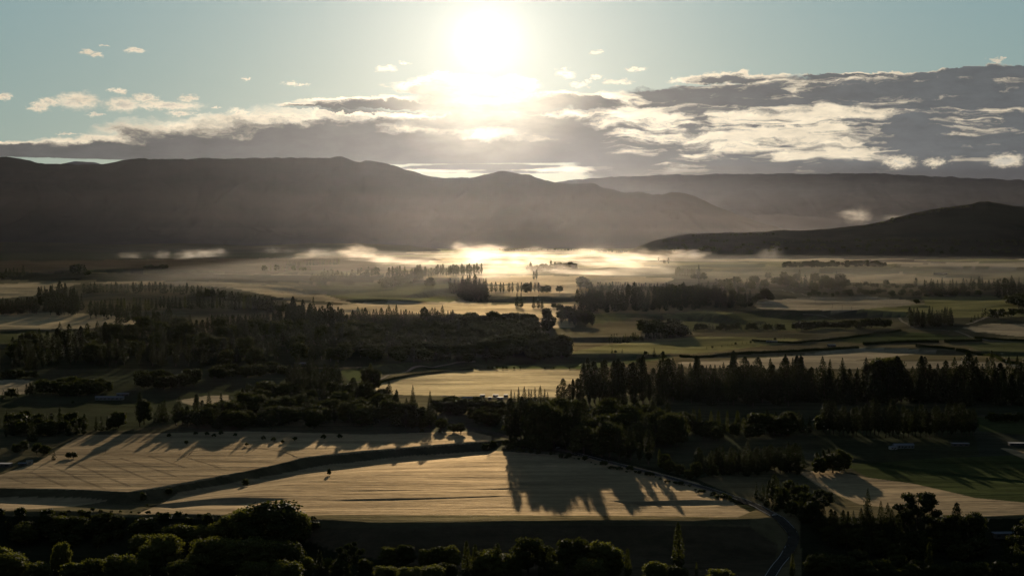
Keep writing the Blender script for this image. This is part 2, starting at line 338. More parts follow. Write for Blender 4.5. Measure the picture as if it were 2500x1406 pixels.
# what grows where, two outlines with shade in the colour: (kind of ground, outline in the photo)
WHEAT = (0.42, 0.325, 0.205); GOLD = (0.52, 0.42, 0.26); GREEN = (0.070, 0.085, 0.036); PALE = (0.42, 0.35, 0.24)
DRY = (0.125, 0.11, 0.065); SCRUB = (0.030, 0.034, 0.018); MEADOW = (0.11, 0.115, 0.055); FALLOW = (0.12, 0.095, 0.06); SHADEM = (0.055, 0.06, 0.034); OLIVE = (0.24, 0.225, 0.10)
FIELDS = [
    (WHEAT, [(-200, 1200), (-200, 1160), (0, 1158), (90, 1128), (200, 1062), (600, 1052), (900, 1060), (1150, 1052), (1200, 1064), (1198, 1078), (1050, 1090), (900, 1102), (740, 1118), (560, 1160), (430, 1186), (320, 1200), (0, 1190)]),
    (WHEAT, [(335, 1254), (400, 1226), (440, 1200), (560, 1180), (800, 1134), (1000, 1112), (1200, 1100), (1260, 1104), (1400, 1112), (1560, 1140), (1700, 1172), (1790, 1210), (1830, 1250), (1800, 1262), (1500, 1258), (900, 1256), (600, 1258)]),
    (WHEAT, [(-200, 1215), (0, 1212), (190, 1214), (270, 1222), (180, 1236), (0, 1246), (-200, 1246)]),
    (DRY, [(780, 1262), (900, 1268), (1100, 1270), (1400, 1268), (1835, 1264), (1830, 1280), (1200, 1276), (800, 1276)]),
    ((0.37, 0.31, 0.19), [(912, 950), (940, 928), (1000, 914), (1100, 904), (1300, 902), (1440, 904), (1440, 950), (1390, 968), (1250, 972), (1050, 965), (940, 962)]),
    (WHEAT, [(1950, 1152), (2030, 1148), (2120, 1165), (2230, 1180), (2380, 1215), (2500, 1226), (2700, 1236), (2700, 1252), (2500, 1254), (2380, 1262), (2250, 1250), (2100, 1230), (2010, 1195)]),
    (GREEN, [(2060, 1135), (2200, 1120), (2500, 1110), (2700, 1120), (2700, 1236), (2500, 1226), (2380, 1215), (2230, 1180), (2120, 1165)]),
    (WHEAT, [(2440, 1093), (2460, 1094), (2600, 1120), (2600, 1128), (2500, 1120)]),
    (FALLOW, [(700, 1290), (1380, 1280), (1830, 1285), (1900, 1330), (1880, 1420), (1300, 1430), (1100, 1400), (800, 1340)]),
    (PALE, [(1836, 740), (1900, 732), (2000, 724), (2120, 722), (2210, 732), (2260, 742), (2130, 752), (2080, 758), (1950, 757), (1850, 753)]),
    (OLIVE, [(2080, 760), (2130, 752), (2260, 742), (2250, 725), (2500, 722), (2600, 730), (2600, 770), (2330, 776), (2200, 772)]),
    (OLIVE, [(1380, 862), (1480, 842), (1560, 832), (1700, 822), (1830, 822), (1960, 828), (1900, 840), (1800, 852), (1700, 862), (1560, 866), (1400, 866)]),
    (GREEN, [(2000, 828), (2080, 820), (2180, 808), (2300, 816), (2400, 824), (2290, 832), (2090, 838)]),
    (PALE, [(1650, 884), (1760, 880), (1900, 872), (2010, 858), (2100, 848), (2200, 850), (2310, 858), (2200, 868), (2080, 880), (2500, 884), (2500, 898), (1900, 900), (1680, 898)]),
    (MEADOW, [(2350, 838), (2520, 834), (2600, 836), (2600, 880), (2500, 880), (2420, 868)]),
    (PALE, [(2350, 800), (2420, 790), (2600, 795), (2600, 822), (2480, 820), (2380, 810)]),
    (GREEN, [(2385, 1018), (2480, 1022), (2600, 1024), (2600, 1058), (2480, 1060), (2390, 1052)]),
    (GOLD, [(-200, 764), (0, 766), (150, 762), (300, 772), (340, 790), (250, 800), (100, 805), (-200, 806)]),
    (GOLD, [(-200, 690), (0, 694), (80, 690), (200, 692), (80, 722), (0, 728), (-200, 730)]),
    (GOLD, [(200, 690), (460, 686), (560, 690), (700, 700), (800, 722), (860, 740), (700, 730), (560, 702), (350, 696)]),
    (MEADOW, [(-200, 812), (200, 808), (240, 820), (180, 838), (-200, 840)]),
    (PALE, [(800, 752), (840, 742), (960, 736), (1100, 728), (1180, 736), (1180, 752), (900, 762)]),
    (GOLD, [(1180, 700), (1350, 690), (1480, 690), (1420, 722), (1200, 724)]),
    (GOLD, [(1060, 752), (1300, 740), (1440, 745), (1400, 800), (1290, 800)]),
    (GOLD, [(700, 735), (800, 745), (860, 742), (980, 738), (1080, 742), (1200, 735), (1200, 765), (860, 768), (760, 760)]),
    (MEADOW, [(770, 690), (1100, 690), (1190, 710), (1100, 738), (900, 736), (800, 722)]),
    (GOLD, [(960, 676), (1400, 672), (1650, 680), (1600, 700), (1400, 692), (1190, 694), (1100, 690)]),
    (MEADOW, [(1400, 765), (1900, 765), (2200, 800), (1900, 808), (1600, 812), (1450, 800)]),
    (DRY, [(1400, 800), (1560, 775), (1660, 780), (1600, 810), (1420, 822)]),
    (OLIVE, [(1600, 770), (1720, 758), (1790, 764), (1740, 776), (1640, 788)]),
    (GOLD, [(2060, 676), (2200, 668), (2430, 684), (2430, 692), (2200, 692), (2080, 690)]),
    (PALE, [(2140, 650), (2200, 643), (2700, 640), (2700, 652), (2300, 652)]),
    (MEADOW, [(2000, 655), (2700, 654), (2700, 664), (2000, 668)]),
    (SCRUB, [(-300, 604), (1060, 600), (1070, 612), (700, 630), (-300, 640)]),
    (SCRUB, [(0, 845), (300, 842), (860, 842), (1300, 842), (1380, 868), (900, 895), (0, 905)]),
    (SCRUB, [(0, 664), (950, 674), (900, 690), (0, 684)]),
    (SHADEM, [(1240, 980), (1640, 960), (2600, 950), (2600, 1015), (2380, 1015), (2380, 1060), (2390, 1110), (2060, 1135), (1960, 1100), (1700, 1170), (1300, 1085), (1200, 1050)]),  # shade of the tall belts put into the ground colour
    (SHADEM, [(-200, 902), (500, 900), (900, 900), (905, 960), (700, 1000), (300, 1050), (-200, 1055)]),  # left meadow coloured dark to stand for shade lying on it
    (PALE, [(430, 978), (500, 966), (556, 964), (560, 985), (470, 990)]),
    (PALE, [(-50, 930), (40, 926), (80, 930), (60, 962), (-50, 966)]),
    (GREEN, [(830, 905), (920, 890), (1250, 868), (1500, 868), (1650, 872), (1450, 900), (1100, 900), (930, 915), (860, 935)]),
    (SCRUB, [(1200, 1080), (1330, 1075), (1700, 1170), (1860, 1235), (1830, 1250), (1700, 1178), (1500, 1125)]),
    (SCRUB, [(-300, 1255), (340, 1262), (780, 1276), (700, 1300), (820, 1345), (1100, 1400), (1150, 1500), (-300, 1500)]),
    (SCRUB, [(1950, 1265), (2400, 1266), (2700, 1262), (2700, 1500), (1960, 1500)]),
]
PX, PY = proj(GV[:, 0], np.maximum(GV[:, 1], 1.0), GV[:, 2])
PX = PX + 5 * vnoise(GV[:, 0] / 40, GV[:, 1] / 80, 61); PY = PY + 1.2 * vnoise(GV[:, 0] / 50, GV[:, 1] / 90, 62)
rgb = np.tile(np.array(DRY), (len(GV), 1))
n_ = fbm(GV[:, 0] / 500, GV[:, 1] / 700, 71, 3)
rgb = rgb + n_[:, None] * np.array([0.10, 0.07, 0.03]) + (sst(4500, 8000, GV[:, 1]) * 0.07)[:, None] * np.array([0.8, 0.75, 0.5])
# far plain: long paddocks of different crops
_r = np.floor(GV[:, 1] / 620 + 0.5 * vnoise(GV[:, 0] / 1500, GV[:, 1] / 3000, 78) + GV[:, 0] / 9000); cell = _hash(np.floor(GV[:, 0] / 620 + 0.37 * _r + 0.25 * vnoise(GV[:, 0] / 300, GV[:, 1] / 300, 79)), _r, 91)
farm = sst(6500, 8500, GV[:, 1])[:, None]
cell = np.where((GV[:, 0] < (-0.06 + 0.05 * vnoise(GV[:, 1] / 260, GV[:, 0] / 2500, 77)) * GV[:, 1]) & (GV[:, 1] > 7800), 0.99, cell)
pal = np.where((cell < 0.16)[:, None], np.array(GOLD), np.where((cell < 0.45)[:, None], np.array(OLIVE), np.where((cell > 0.98)[:, None], np.array(FALLOW) * 0.7, np.where((cell < 0.86)[:, None], np.array(MEADOW), np.array(PALE)))))
rgb = rgb * (1 - farm) + pal * farm
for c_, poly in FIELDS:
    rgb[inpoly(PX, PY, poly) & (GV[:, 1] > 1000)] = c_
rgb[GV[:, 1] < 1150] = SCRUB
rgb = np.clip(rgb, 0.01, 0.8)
m_ground, t, out = mat('fields_and_grass')
geo = t.n.new('ShaderNodeNewGeometry'); P = geo.outputs['Position']
at = t.n.new('ShaderNodeAttribute'); at.attribute_name = 'crop'
nA = t.noise(t.v('MULTIPLY', P, (1 / 160, 1 / 28, 0)), 1.0, 5, 0.62)
nB = t.noise(t.v('MULTIPLY', P, (1 / 14, 1 / 9, 0)), 1.0, 5, 0.7)
nC = t.noise(t.v('MULTIPLY', P, (1 / 400, 1 / 300, 0)), 1.0, 3, 0.5)
k = t.m('MULTIPLY', t.m('MULTIPLY', t.ss(0.3, 0.7, nA, 0.72, 1.22), t.ss(0.25, 0.75, nB, 0.80, 1.2)), t.ss(0.3, 0.7, nC, 0.85, 1.15))
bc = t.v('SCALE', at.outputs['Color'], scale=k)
pb = t.n.new('ShaderNodeBsdfPrincipled'); t.l.new(bc, pb.inputs['Base Color'])
pb.inputs['Roughness'].default_value = 0.8; pb.inputs['Specular IOR Level'].default_value = 0.0
t.set(pb.inputs['Specular Tint'], c4((1.0, 0.85, 0.6)))
# ears and stalks: low sun grazes every drill row
nD = t.noise(t.v('MULTIPLY', P, (1 / 55, 1 / 7, 0)), 1.0, 4, 0.6)
nE = t.noise(t.v('MULTIPLY', P, (1 / 3.0, 1 / 2.2, 0)), 1.0, 3, 0.6)
hgt = t.m('ADD', t.m('MULTIPLY', nD, 1.3), t.m('MULTIPLY', nE, 0.30))
# tramlines left by the sprayer in the near crop
xx, yy, zz = t.sep(P)[0:3]
bmp = t.n.new('ShaderNodeBump'); bmp.inputs['Strength'].default_value = 0.85; bmp.inputs['Distance'].default_value = 1.0
t.l.new(hgt, bmp.inputs['Height']); t.l.new(bmp.outputs[0], pb.inputs['Normal'])
gl = t.n.new('ShaderNodeBsdfGlossy'); gl.inputs['Roughness'].default_value = 0.68
t.l.new(t.v('MULTIPLY', bc, (1.0, 0.95, 0.85)), gl.inputs['Color']); t.l.new(bmp.outputs[0], gl.inputs['Normal'])
ms = t.n.new('ShaderNodeMixShader'); ms.inputs[0].default_value = GLOSS
t.l.new(pb.outputs[0], ms.inputs[1]); t.l.new(gl.outputs[0], ms.inputs[2]); t.l.new(ms.outputs[0], out.inputs[0])
gme = mesh_np('ground', GV, quads, m_ground, True)
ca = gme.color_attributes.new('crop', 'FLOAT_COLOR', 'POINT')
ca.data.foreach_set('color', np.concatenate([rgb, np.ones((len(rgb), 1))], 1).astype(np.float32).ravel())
ground = tag(link('ground', gme), kind='structure')

# ------------------------------------------------------------------ roads
def ribbon(name, pts, width, m, lift=0.25, step=10.0, side=0.0, kind='structure', dash=None):
    p = hit([q[0] for q in pts], [q[1] for q in pts])[:, :2]
    # smooth curve through the points
    seg = []
    q = np.vstack([2 * p[0] - p[1], p, 2 * p[-1] - p[-2]])
    for i in range(1, len(q) - 2):
        n = max(2, int(np.linalg.norm(q[i + 1] - q[i]) / step))
        tt = np.linspace(0, 1, n, endpoint=False)[:, None]
        seg.append(0.5 * (2 * q[i] + (q[i + 1] - q[i - 1]) * tt + (2 * q[i - 1] - 5 * q[i] + 4 * q[i + 1] - q[i + 2]) * tt ** 2 + (3 * q[i] - q[i - 1] - 3 * q[i + 1] + q[i + 2]) * tt ** 3))
    c = np.vstack(seg + [p[-1:]])
    d = np.gradient(c, axis=0); d /= np.linalg.norm(d, axis=1)[:, None] + 1e-9
    nrm = np.stack([-d[:, 1], d[:, 0]], 1)
    offs = np.array([-0.5, -0.17, 0.17, 0.5]) * width + side
    V = []
    for o_ in offs:
        xy = c + nrm * o_
        V.append(np.stack([xy[:, 0], xy[:, 1], hz(xy[:, 0], xy[:, 1]) + lift], 1))
    V = np.stack(V, 1); zc = V[:, :, 2].max(1); V[:, :, 2] = zc[:, None] * 0.6 + V[:, :, 2] * 0.4
    n = len(c); ix = np.arange(n * 4).reshape(n, 4)
    q4 = np.stack([ix[:-1, :-1], ix[:-1, 1:], ix[1:, 1:], ix[1:, :-1]], -1)
    if dash: q4 = q4[(np.arange(n - 1) % dash) < dash // 2]
    q4 = q4.reshape(-1, 4)
    return tag(link(name, mesh_np(name, V.reshape(-1, 3), q4, m, True)), kind=kind)
def simple(name, col, rough=0.8, spec=0.3, nscale=2.0, amt=0.3, metal=0.0):
    m, t, out = mat(name)
    g = t.n.new('ShaderNodeNewGeometry')
    n = t.noise(g.outputs['Position'], nscale, 4, 0.6)
    b = t.n.new('ShaderNodeBsdfPrincipled')
    t.l.new(t.v('SCALE', col, scale=t.ss(0.25, 0.75, n, 1 - amt, 1 + amt)), b.inputs['Base Color'])
    b.inputs['Roughness'].default_value = rough; b.inputs['Specular IOR Level'].default_value = spec; b.inputs['Metallic'].default_value = metal
    t.l.new(b.outputs[0], out.inputs[0]); return m
m_road = simple('asphalt', (0.075, 0.068, 0.058), 0.8, 0.0, 0.3)
m_line = simple('road_paint', (0.75, 0.75, 0.72), 0.6, 0.0, 0.5)
m_gravel = simple('gravel', (0.30, 0.26, 0.20), 0.8, 0.0, 0.5)
ROAD = [(1862, 1440), (1885, 1400), (1915, 1360), (1936, 1325), (1935, 1302), (1915, 1278), (1888, 1257), (1840, 1232), (1760, 1204), (1680, 1180), (1600, 1158), (1500, 1132), (1400, 1106), (1300, 1082), (1200, 1056), (1150, 1045), (1090, 1028), (1050, 1014), (1010, 1000)]
ribbon('road', ROAD, 11, m_road, 0.5)
ribbon('road_marking', ROAD[:13], 0.45, m_line, 0.62, side=4.6)
ribbon('road_marking', ROAD[:13], 0.45, m_line, 0.62, side=-4.6)
ribbon('path', [(700, 1000), (780, 985), (880, 968), (925, 972), (990, 968)], 6, m_gravel, 0.4)
ribbon('path', [(836, 946), (858, 936), (880, 932), (905, 936), (930, 925), (1000, 905), (1100, 890), (1160, 884)], 6, m_gravel, 0.4)
ribbon('path', [(1080, 966), (1130, 970), (1200, 972), (1245, 974)], 9, m_gravel, 0.5)
ribbon('path', [(2180, 776), (2220, 795), (2300, 806), (2340, 810), (2400, 828), (2450, 835)], 7, m_gravel, 0.5)
ribbon('path', [(1960, 768), (2000, 770), (2040, 779)], 6, m_gravel, 0.5)
ribbon('path', [(1780, 1022), (2000, 1020), (2200, 1012), (2300, 1008), (2420, 1015), (2500, 1020)], 6, m_road, 0.5)
ribbon('path', [(1905, 706), (1935, 714), (1970, 722)], 8, m_gravel, 0.5)
ribbon('path', [(2360, 792), (2400, 778), (2430, 768), (2460, 762)], 9, m_gravel, 0.5)
# ------------------------------------------------------------------ mountains and hills
def hillmat(name, a, b):
    m, t, out = mat(name)
    g = t.n.new('ShaderNodeNewGeometry')
    n = t.noise(t.v('MULTIPLY', g.outputs['Position'], (1 / 900, 1 / 900, 1 / 200)), 1.0, 7, 0.62)
    p = t.n.new('ShaderNodeBsdfPrincipled'); t.l.new(t.mix(t.ss(0.35, 0.65, n), c4(a), c4(b)), p.inputs['Base Color'])
    p.inputs['Roughness'].default_value = 0.9; p.inputs['Specular IOR Level'].default_value = 0.0
    t.l.new(p.outputs[0], out.inputs[0]); return m
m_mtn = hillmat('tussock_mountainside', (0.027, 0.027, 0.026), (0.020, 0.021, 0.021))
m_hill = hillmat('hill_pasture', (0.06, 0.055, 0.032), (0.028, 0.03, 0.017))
def ridge(name, sil, Dr, Db, m, seed, gully=90.0, back=9000.0, nu=520, nt=70, rough=6.0, x0=None, x1=None, wob=1500.0):
    """a range whose skyline passes through the given photo points, at its true distance, with its back slope"""
    sx = np.array([s_[0] for s_ in sil], float); sy = np.array([s_[1] for s_ in sil], float)
    Xc = np.linspace(sx[0], sx[-1], nu)
    Yc = np.interp(Xc, sx, sy)
    k = np.ones(5) / 5; Yc = np.convolve(np.pad(Yc, 2, 'edge'), k, 'valid')
    Yc = Yc + fbm(Xc / 23.0, 0 * Xc, seed, 4) * 3.2 * np.clip((600 - Yc) / 120, 0.2, 1)
    a, z = ray(Xc, Yc)
    dr = Dr + wob * vnoise(Xc / 260.0, 0 * Xc, seed + 3)
    zr = CAMZ + z * dr
    tt = np.concatenate([np.linspace(0, 1, nt), 1 + np.linspace(0.05, 1, 14)])     # 0 foot, 1 crest, 2 back foot
    V = np.zeros((len(tt), nu, 3))
    for i, q in enumerate(tt):
        y = np.where(q <= 1, Db + (dr - Db) * min(q, 1), dr + back * max(q - 1, 0))
        x = a * y
        foot = hz(x * 0, y * 0 + Db) - 12
        if q <= 1:
            prof = 0.35 * q + 0.65 * q ** 1.7
            g = fbm(x / 1400 + 0.6 * fbm(y / 2600, x / 2600, seed + 9, 2), y / 5200, seed + 5, 5, 0.55)
            g = -np.abs(g) * 2 + 0.5
            z_ = foot + (zr - foot) * prof + gully * g * (q * (1 - q) * 4) ** 0.8 * np.clip((zr - foot) / 500, 0.05, 1.5) + rough * fbm(x / 160, y / 160, seed + 6, 3) * (1 - q) ** 0.3
        else:
            z_ = foot + (zr - foot) * (2 - q) ** 1.5
        V[i] = np.stack([x, y, z_], 1)
    n = len(tt); ix = np.arange(n * nu).reshape(n, nu)
    q4 = np.stack([ix[:-1, :-1], ix[:-1, 1:], ix[1:, 1:], ix[1:, :-1]], -1).reshape(-1, 4)
    return tag(link(name, mesh_np(name, V.reshape(-1, 3), q4, m, True)), kind='structure')
MAIN = [(-500, 372), (-200, 376), (0, 382), (40, 386), (90, 397), (140, 400), (190, 402), (250, 402), (290, 393), (330, 388), (420, 389), (600, 386), (840, 384), (870, 398), (900, 393), (930, 397), (960, 405), (1000, 416),
        (1040, 431), (1080, 435), (1120, 434), (1150, 433), (1200, 422), (1235, 417), (1255, 424), (1290, 427), (1330, 441), (1370, 449), (1420, 448), (1445, 447), (1480, 460), (1530, 471), (1560, 467),
        (1610, 478), (1640, 469), (1670, 470), (1700, 480), (1740, 500), (1790, 520), (1850, 540), (1900, 556), (1960, 570), (2050, 582), (2120, 592)]
ridge('mountain', MAIN, 24500, 17500, m_mtn, 101, 130)
m_far = hillmat('hazed_mountainside', (0.06, 0.065, 0.085), (0.045, 0.05, 0.07))  # bluer and paler than the near range: distance haze put into the colour
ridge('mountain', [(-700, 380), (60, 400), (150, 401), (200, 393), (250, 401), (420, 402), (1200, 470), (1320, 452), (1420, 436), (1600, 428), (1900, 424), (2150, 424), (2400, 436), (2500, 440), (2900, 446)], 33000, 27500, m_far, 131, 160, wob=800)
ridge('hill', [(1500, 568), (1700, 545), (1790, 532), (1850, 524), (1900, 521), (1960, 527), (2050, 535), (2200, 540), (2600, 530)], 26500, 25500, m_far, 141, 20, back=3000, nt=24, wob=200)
ridge('hill', [(-500, 588), (-100, 590), (100, 592), (300, 597), (450, 594), (620, 600), (760, 594), (900, 595), (1000, 599), (1050, 605), (1080, 611), (1110, 622), (1150, 630)], 15500, 13800, m_hill, 151, 20, back=1500, nt=30, rough=4, wob=500)
RH = [(1440, 636), (1500, 630), (1530, 618), (1555, 603), (1600, 586), (1640, 577), (1680, 571), (1760, 569), (1850, 567), (1900, 562), (1960, 563), (2040, 557), (2110, 549), (2150, 542), (2200, 529), (2260, 514), (2320, 504), (2360, 499), (2410, 491), (2440, 496), (2480, 503), (2560, 508), (2800, 500), (3100, 520)]
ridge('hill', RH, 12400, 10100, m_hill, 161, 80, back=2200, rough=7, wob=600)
# ------------------------------------------------------------------ trees: shapes of unit height, foliage as many small leaf clumps
def leafmat(name, a, b, trans=0.35, spec=0.05):
    m, t, out = mat(name)
    oi = t.n.new('ShaderNodeObjectInfo'); g = t.n.new('ShaderNodeNewGeometry')
    n = t.noise(g.outputs['Position'], 0.22, 3, 0.6)
    f = t.m('ADD', t.m('MULTIPLY', oi.outputs['Random'], 0.5), t.m('MULTIPLY', n, 0.6), clamp=True)
    c = t.mix(f, c4(a), c4(b))
    d = t.n.new('ShaderNodeBsdfPrincipled'); t.l.new(c, d.inputs['Base Color']); d.inputs['Roughness'].default_value = 0.7; d.inputs['Specular IOR Level'].default_value = spec
    tr = t.n.new('ShaderNodeBsdfTranslucent'); t.l.new(t.mix(1.0, c, c4((1.0, 1.0, 0.35)), 'MULTIPLY'), tr.inputs[0])
    mx = t.n.new('ShaderNodeMixShader'); mx.inputs[0].default_value = trans
    t.l.new(d.outputs[0], mx.inputs[1]); t.l.new(tr.outputs[0], mx.inputs[2]); t.l.new(mx.outputs[0], out.inputs[0])
    return m
m_needle = leafmat('needles', (0.024, 0.032, 0.014), (0.048, 0.055, 0.02), 0.2)
m_leaf = leafmat('leaves', (0.035, 0.042, 0.013), (0.070, 0.075, 0.022), 0.30)
m_sunlit_leaf = leafmat('sunlit_willow_leaves', (0.07, 0.08, 0.025), (0.15, 0.15, 0.042), 0.45)  # brighter leaf colour standing in for sunlit crowns along the bottom
m_hedge = leafmat('hedge_leaves', (0.03, 0.036, 0.012), (0.05, 0.055, 0.018), 0.1, 0.0)
m_pop = leafmat('poplar_leaves', (0.04, 0.048, 0.016), (0.085, 0.09, 0.028), 0.35)
m_bark = simple('bark', (0.09, 0.07, 0.05), 0.9, 0.2, 1.5)

def quads_at(rng, C, Nrm, size, asp=0.55, tri=False):
    """small faces centred on C facing roughly along Nrm"""
    n = len(C)
    r = rng.normal(size=(n, 3)); d = Nrm + 0.75 * r; d /= np.linalg.norm(d, axis=1)[:, None] + 1e-9
    u = np.cross(d, rng.normal(size=(n, 3))); u /= np.linalg.norm(u, axis=1)[:, None] + 1e-9
    w = np.cross(d, u)
    s = (size * rng.uniform(0.6, 1.35, n))[:, None]
    V = np.stack([C - u * s, C + w * s * asp, C + u * s, C - w * s * asp], 1)
    return V.reshape(-1, 3), np.arange(n * 4).reshape(n, 4)
def trunk_np(rng, h, r0, limbs=6, lo=0.25, spread=0.25, bend=0.02):
    V = []; Q = []
    def tube(a, b, ra, rb, k=6):
        a = np.array(a); b = np.array(b); d = b - a; d = d / (np.linalg.norm(d) + 1e-9)
        u = np.cross(d, [0.3, 0.9, 0.1]); u /= np.linalg.norm(u) + 1e-9; w = np.cross(d, u)
        base = sum(len(v) for v in V)
        an = np.linspace(0, 2 * np.pi, k, endpoint=False)
        ring = np.cos(an)[:, None] * u + np.sin(an)[:, None] * w
        V.append(np.vstack([a + ring * ra, b + ring * rb]))
        for i in range(k): Q.append([base + i, base + (i + 1) % k, base + k + (i + 1) % k, base + k + i])
    p = np.array([0, 0, -0.03]); n = 5
    P_ = [p]
    for i in range(1, n + 1):
        P_.append(np.array([rng.uniform(-bend, bend), rng.uniform(-bend, bend), h * i / n]))
    for i in range(n): tube(P_[i], P_[i + 1], r0 * (1 - 0.8 * i / n), r0 * (1 - 0.8 * (i + 1) / n))
    for i in range(limbs):
        z = h * rng.uniform(lo, 0.85); an = rng.uniform(0, 6.28); L = spread * rng.uniform(0.6, 1.1)
        tube((0, 0, z), (math.cos(an) * L, math.sin(an) * L, z + L * rng.uniform(0.2, 0.8)), r0 * 0.4, r0 * 0.1, 4)
    return np.vstack(V), np.array(Q)
def envelope(kind, z, an, ph):
    """crown radius at height z (0..1) as a share of the height"""
    wob = (1.0 + 0.25 * math.sin(ph * 3.1)) + 0.22 * np.sin(3 * an + ph) * np.sin(7 * z + ph) + 0.14 * np.sin(5 * an - 2 * ph + 13 * z)
    if kind == 'fir':
        return (0.215 * np.clip(1 - z, 0, 1) ** 0.85 * sst(0.0, 0.12, z) + 0.004) * wob * (0.78 + 0.30 * np.abs(np.sin(z * 34 + an * 0.5 + ph)))
    if kind == 'pine':
        return (0.20 * np.sqrt(np.clip(1 - z, 0, 1)) * sst(0.12, 0.5, z) ** 0.6 * (1 + 0.1 * np.sin(9 * z + ph))) * wob * (0.75 + 0.4 * np.abs(np.sin(z * 17 + an + ph)))
    if kind == 'poplar':
        return 0.135 * np.clip(1 - z, 0, 1) ** 0.5 * sst(-0.02, 0.25, z) * wob
    return None
def crown_np(kind, seed, n, size):
    rng = np.random.default_rng(seed); ph = seed * 1.7
    if kind in ('fir', 'pine', 'poplar'):
        lo = {'fir': 0.03, 'pine': 0.16, 'poplar': 0.04}[kind]
        z = lo + (1 - lo) * rng.uniform(0, 1, n) ** (1.25 if kind == 'fir' else 0.95); an = rng.uniform(0, 2 * np.pi, n)
        rr = envelope(kind, z, an, ph) * rng.uniform(0.15, 1.0, n) ** 0.45
        C = np.stack([np.cos(an) * rr, np.sin(an) * rr, z - (0.12 * rr if kind == 'fir' else 0)], 1)
        N = np.stack([np.cos(an), np.sin(an), np.full(n, 0.5)], 1)
        if kind == 'poplar': N[:, 2] = 0.1
        return quads_at(rng, C, N, np.full(n, size) * (1.15 - 0.75 * z) if kind == 'fir' else np.full(n, size) * (1.1 - 0.4 * z), 0.5)
    # broadleaf, gum and shrub: lobes round a rising frame
    L = {'broad': 17, 'willow': 22, 'gum': 19, 'shrub': 9}[kind]
    V = []; Q = []; base = 0
    cen = []
    for i in range(L):
        an = i * 2.4 + rng.uniform(-0.4, 0.4); q = (i + 0.5) / L
        if kind in ('broad', 'willow'): z = 0.17 + 0.62 * q; rad = 0.29 * math.sqrt(max(0.05, 1 - ((z - 0.40) / 0.46) ** 2)) * rng.uniform(0.5, 1.0); lr = rng.uniform(0.13, 0.20)
        elif kind == 'gum': z = 0.40 + 0.50 * q; rad = 0.30 * math.sqrt(max(0.02, 1 - ((z - 0.62) / 0.36) ** 2)) * rng.uniform(0.6, 1.1); lr = rng.uniform(0.075, 0.12)
        else: z = 0.28 + 0.42 * q; rad = 0.50 * (1 - 0.6 * q) * rng.uniform(0.6, 1.0); lr = rng.uniform(0.20, 0.30)
        cen.append((math.cos(an) * rad, math.sin(an) * rad, min(z, 1 - lr * 0.75), lr))
    per = n // L
    for (x, y, z, lr) in cen:
        d = rng.normal(size=(per, 3)); d[:, 2] = np.abs(d[:, 2]) * 0.9 - 0.35 * rng.uniform(0, 1, per); d /= np.linalg.norm(d, axis=1)[:, None]
        C = np.array([x, y, z]) + d * (lr * rng.uniform(0.72, 1.22, per))[:, None] * np.array([1, 1, 0.8])
        v, q_ = quads_at(rng, C, d, np.full(per, size), 0.6); V.append(v); Q.append(q_ + base); base += len(v)
        # inner mass of twigs
        k1, k2 = 5, 7
        th = np.linspace(0.15, np.pi - 0.15, k1); az = np.linspace(0, 2 * np.pi, k2, endpoint=False)
        T_, A_ = np.meshgrid(th, az, indexing='ij')
        v = np.stack([x + lr * 0.74 * np.sin(T_) * np.cos(A_), y + lr * 0.74 * np.sin(T_) * np.sin(A_), z + lr * 0.6 * np.cos(T_)], -1).reshape(-1, 3)
        v += rng.normal(size=v.shape) * lr * 0.07
        ix = np.arange(k1 * k2).reshape(k1, k2)
        qq = [[ix[i, j], ix[i, (j + 1) % k2], ix[i + 1, (j + 1) % k2], ix[i + 1, j]] for i in range(k1 - 1) for j in range(k2)]
        V.append(v); Q.append(np.array(qq) + base); base += len(v)
    return np.vstack(V), np.vstack(Q)
MATK = {'willow': m_sunlit_leaf, 'fir': m_needle, 'pine': m_needle, 'poplar': m_pop, 'broad': m_leaf, 'gum': m_needle, 'shrub': m_leaf}
NAMEK = {'willow': 'willow_tree', 'fir': 'fir_tree', 'pine': 'pine_tree', 'poplar': 'poplar_tree', 'broad': 'broadleaf_tree', 'gum': 'gum_tree', 'shrub': 'shrub'}
CATK = {'willow': 'willow', 'fir': 'fir tree', 'pine': 'pine tree', 'poplar': 'poplar', 'broad': 'tree', 'gum': 'gum tree', 'shrub': 'shrub'}
TRK = {'willow': (0.6, 0.028, 8, .3, .2), 'fir': (0.95, 0.013, 0, .2, .1), 'pine': (0.9, 0.016, 9, .25, .14), 'poplar': (0.85, 0.014, 4, .2, .08), 'broad': (0.62, 0.028, 8, .35, .2), 'gum': (0.75, 0.02, 11, .4, .26), 'shrub': (0.4, 0.025, 5, .2, .25)}
NVAR = 6
NF = {'willow': (3400, 900, 180), 'fir': (1500, 420, 110), 'pine': (1700, 460, 120), 'poplar': (1400, 400, 100), 'broad': (3000, 700, 150), 'gum': (2600, 800, 190), 'shrub': (1000, 300, 90)}
SZ = {'willow': (0.024, 0.045, 0.09), 'fir': (0.028, 0.045, 0.075), 'pine': (0.026, 0.043, 0.075), 'poplar': (0.022, 0.036, 0.06), 'broad': (0.026, 0.05, 0.10), 'gum': (0.024, 0.042, 0.08), 'shrub': (0.045, 0.08, 0.14)}
_cache = {}
def tmpl(kind, lod, var):
    k = (kind, lod, var)
    if k not in _cache:
        sd_ = 50 + var * 13 + lod * 3 + len(kind)
        cv, cq = crown_np(kind, sd_, NF[kind][lod], SZ[kind][lod])
        h, r0, lb, lo, sp = TRK[kind]
        tv, tq = trunk_np(np.random.default_rng(sd_), h, r0, lb if lod < 2 else 0, lo, sp)
        _cache[k] = (cv, cq, tv, tq)
    return _cache[k]
_mesh = {}
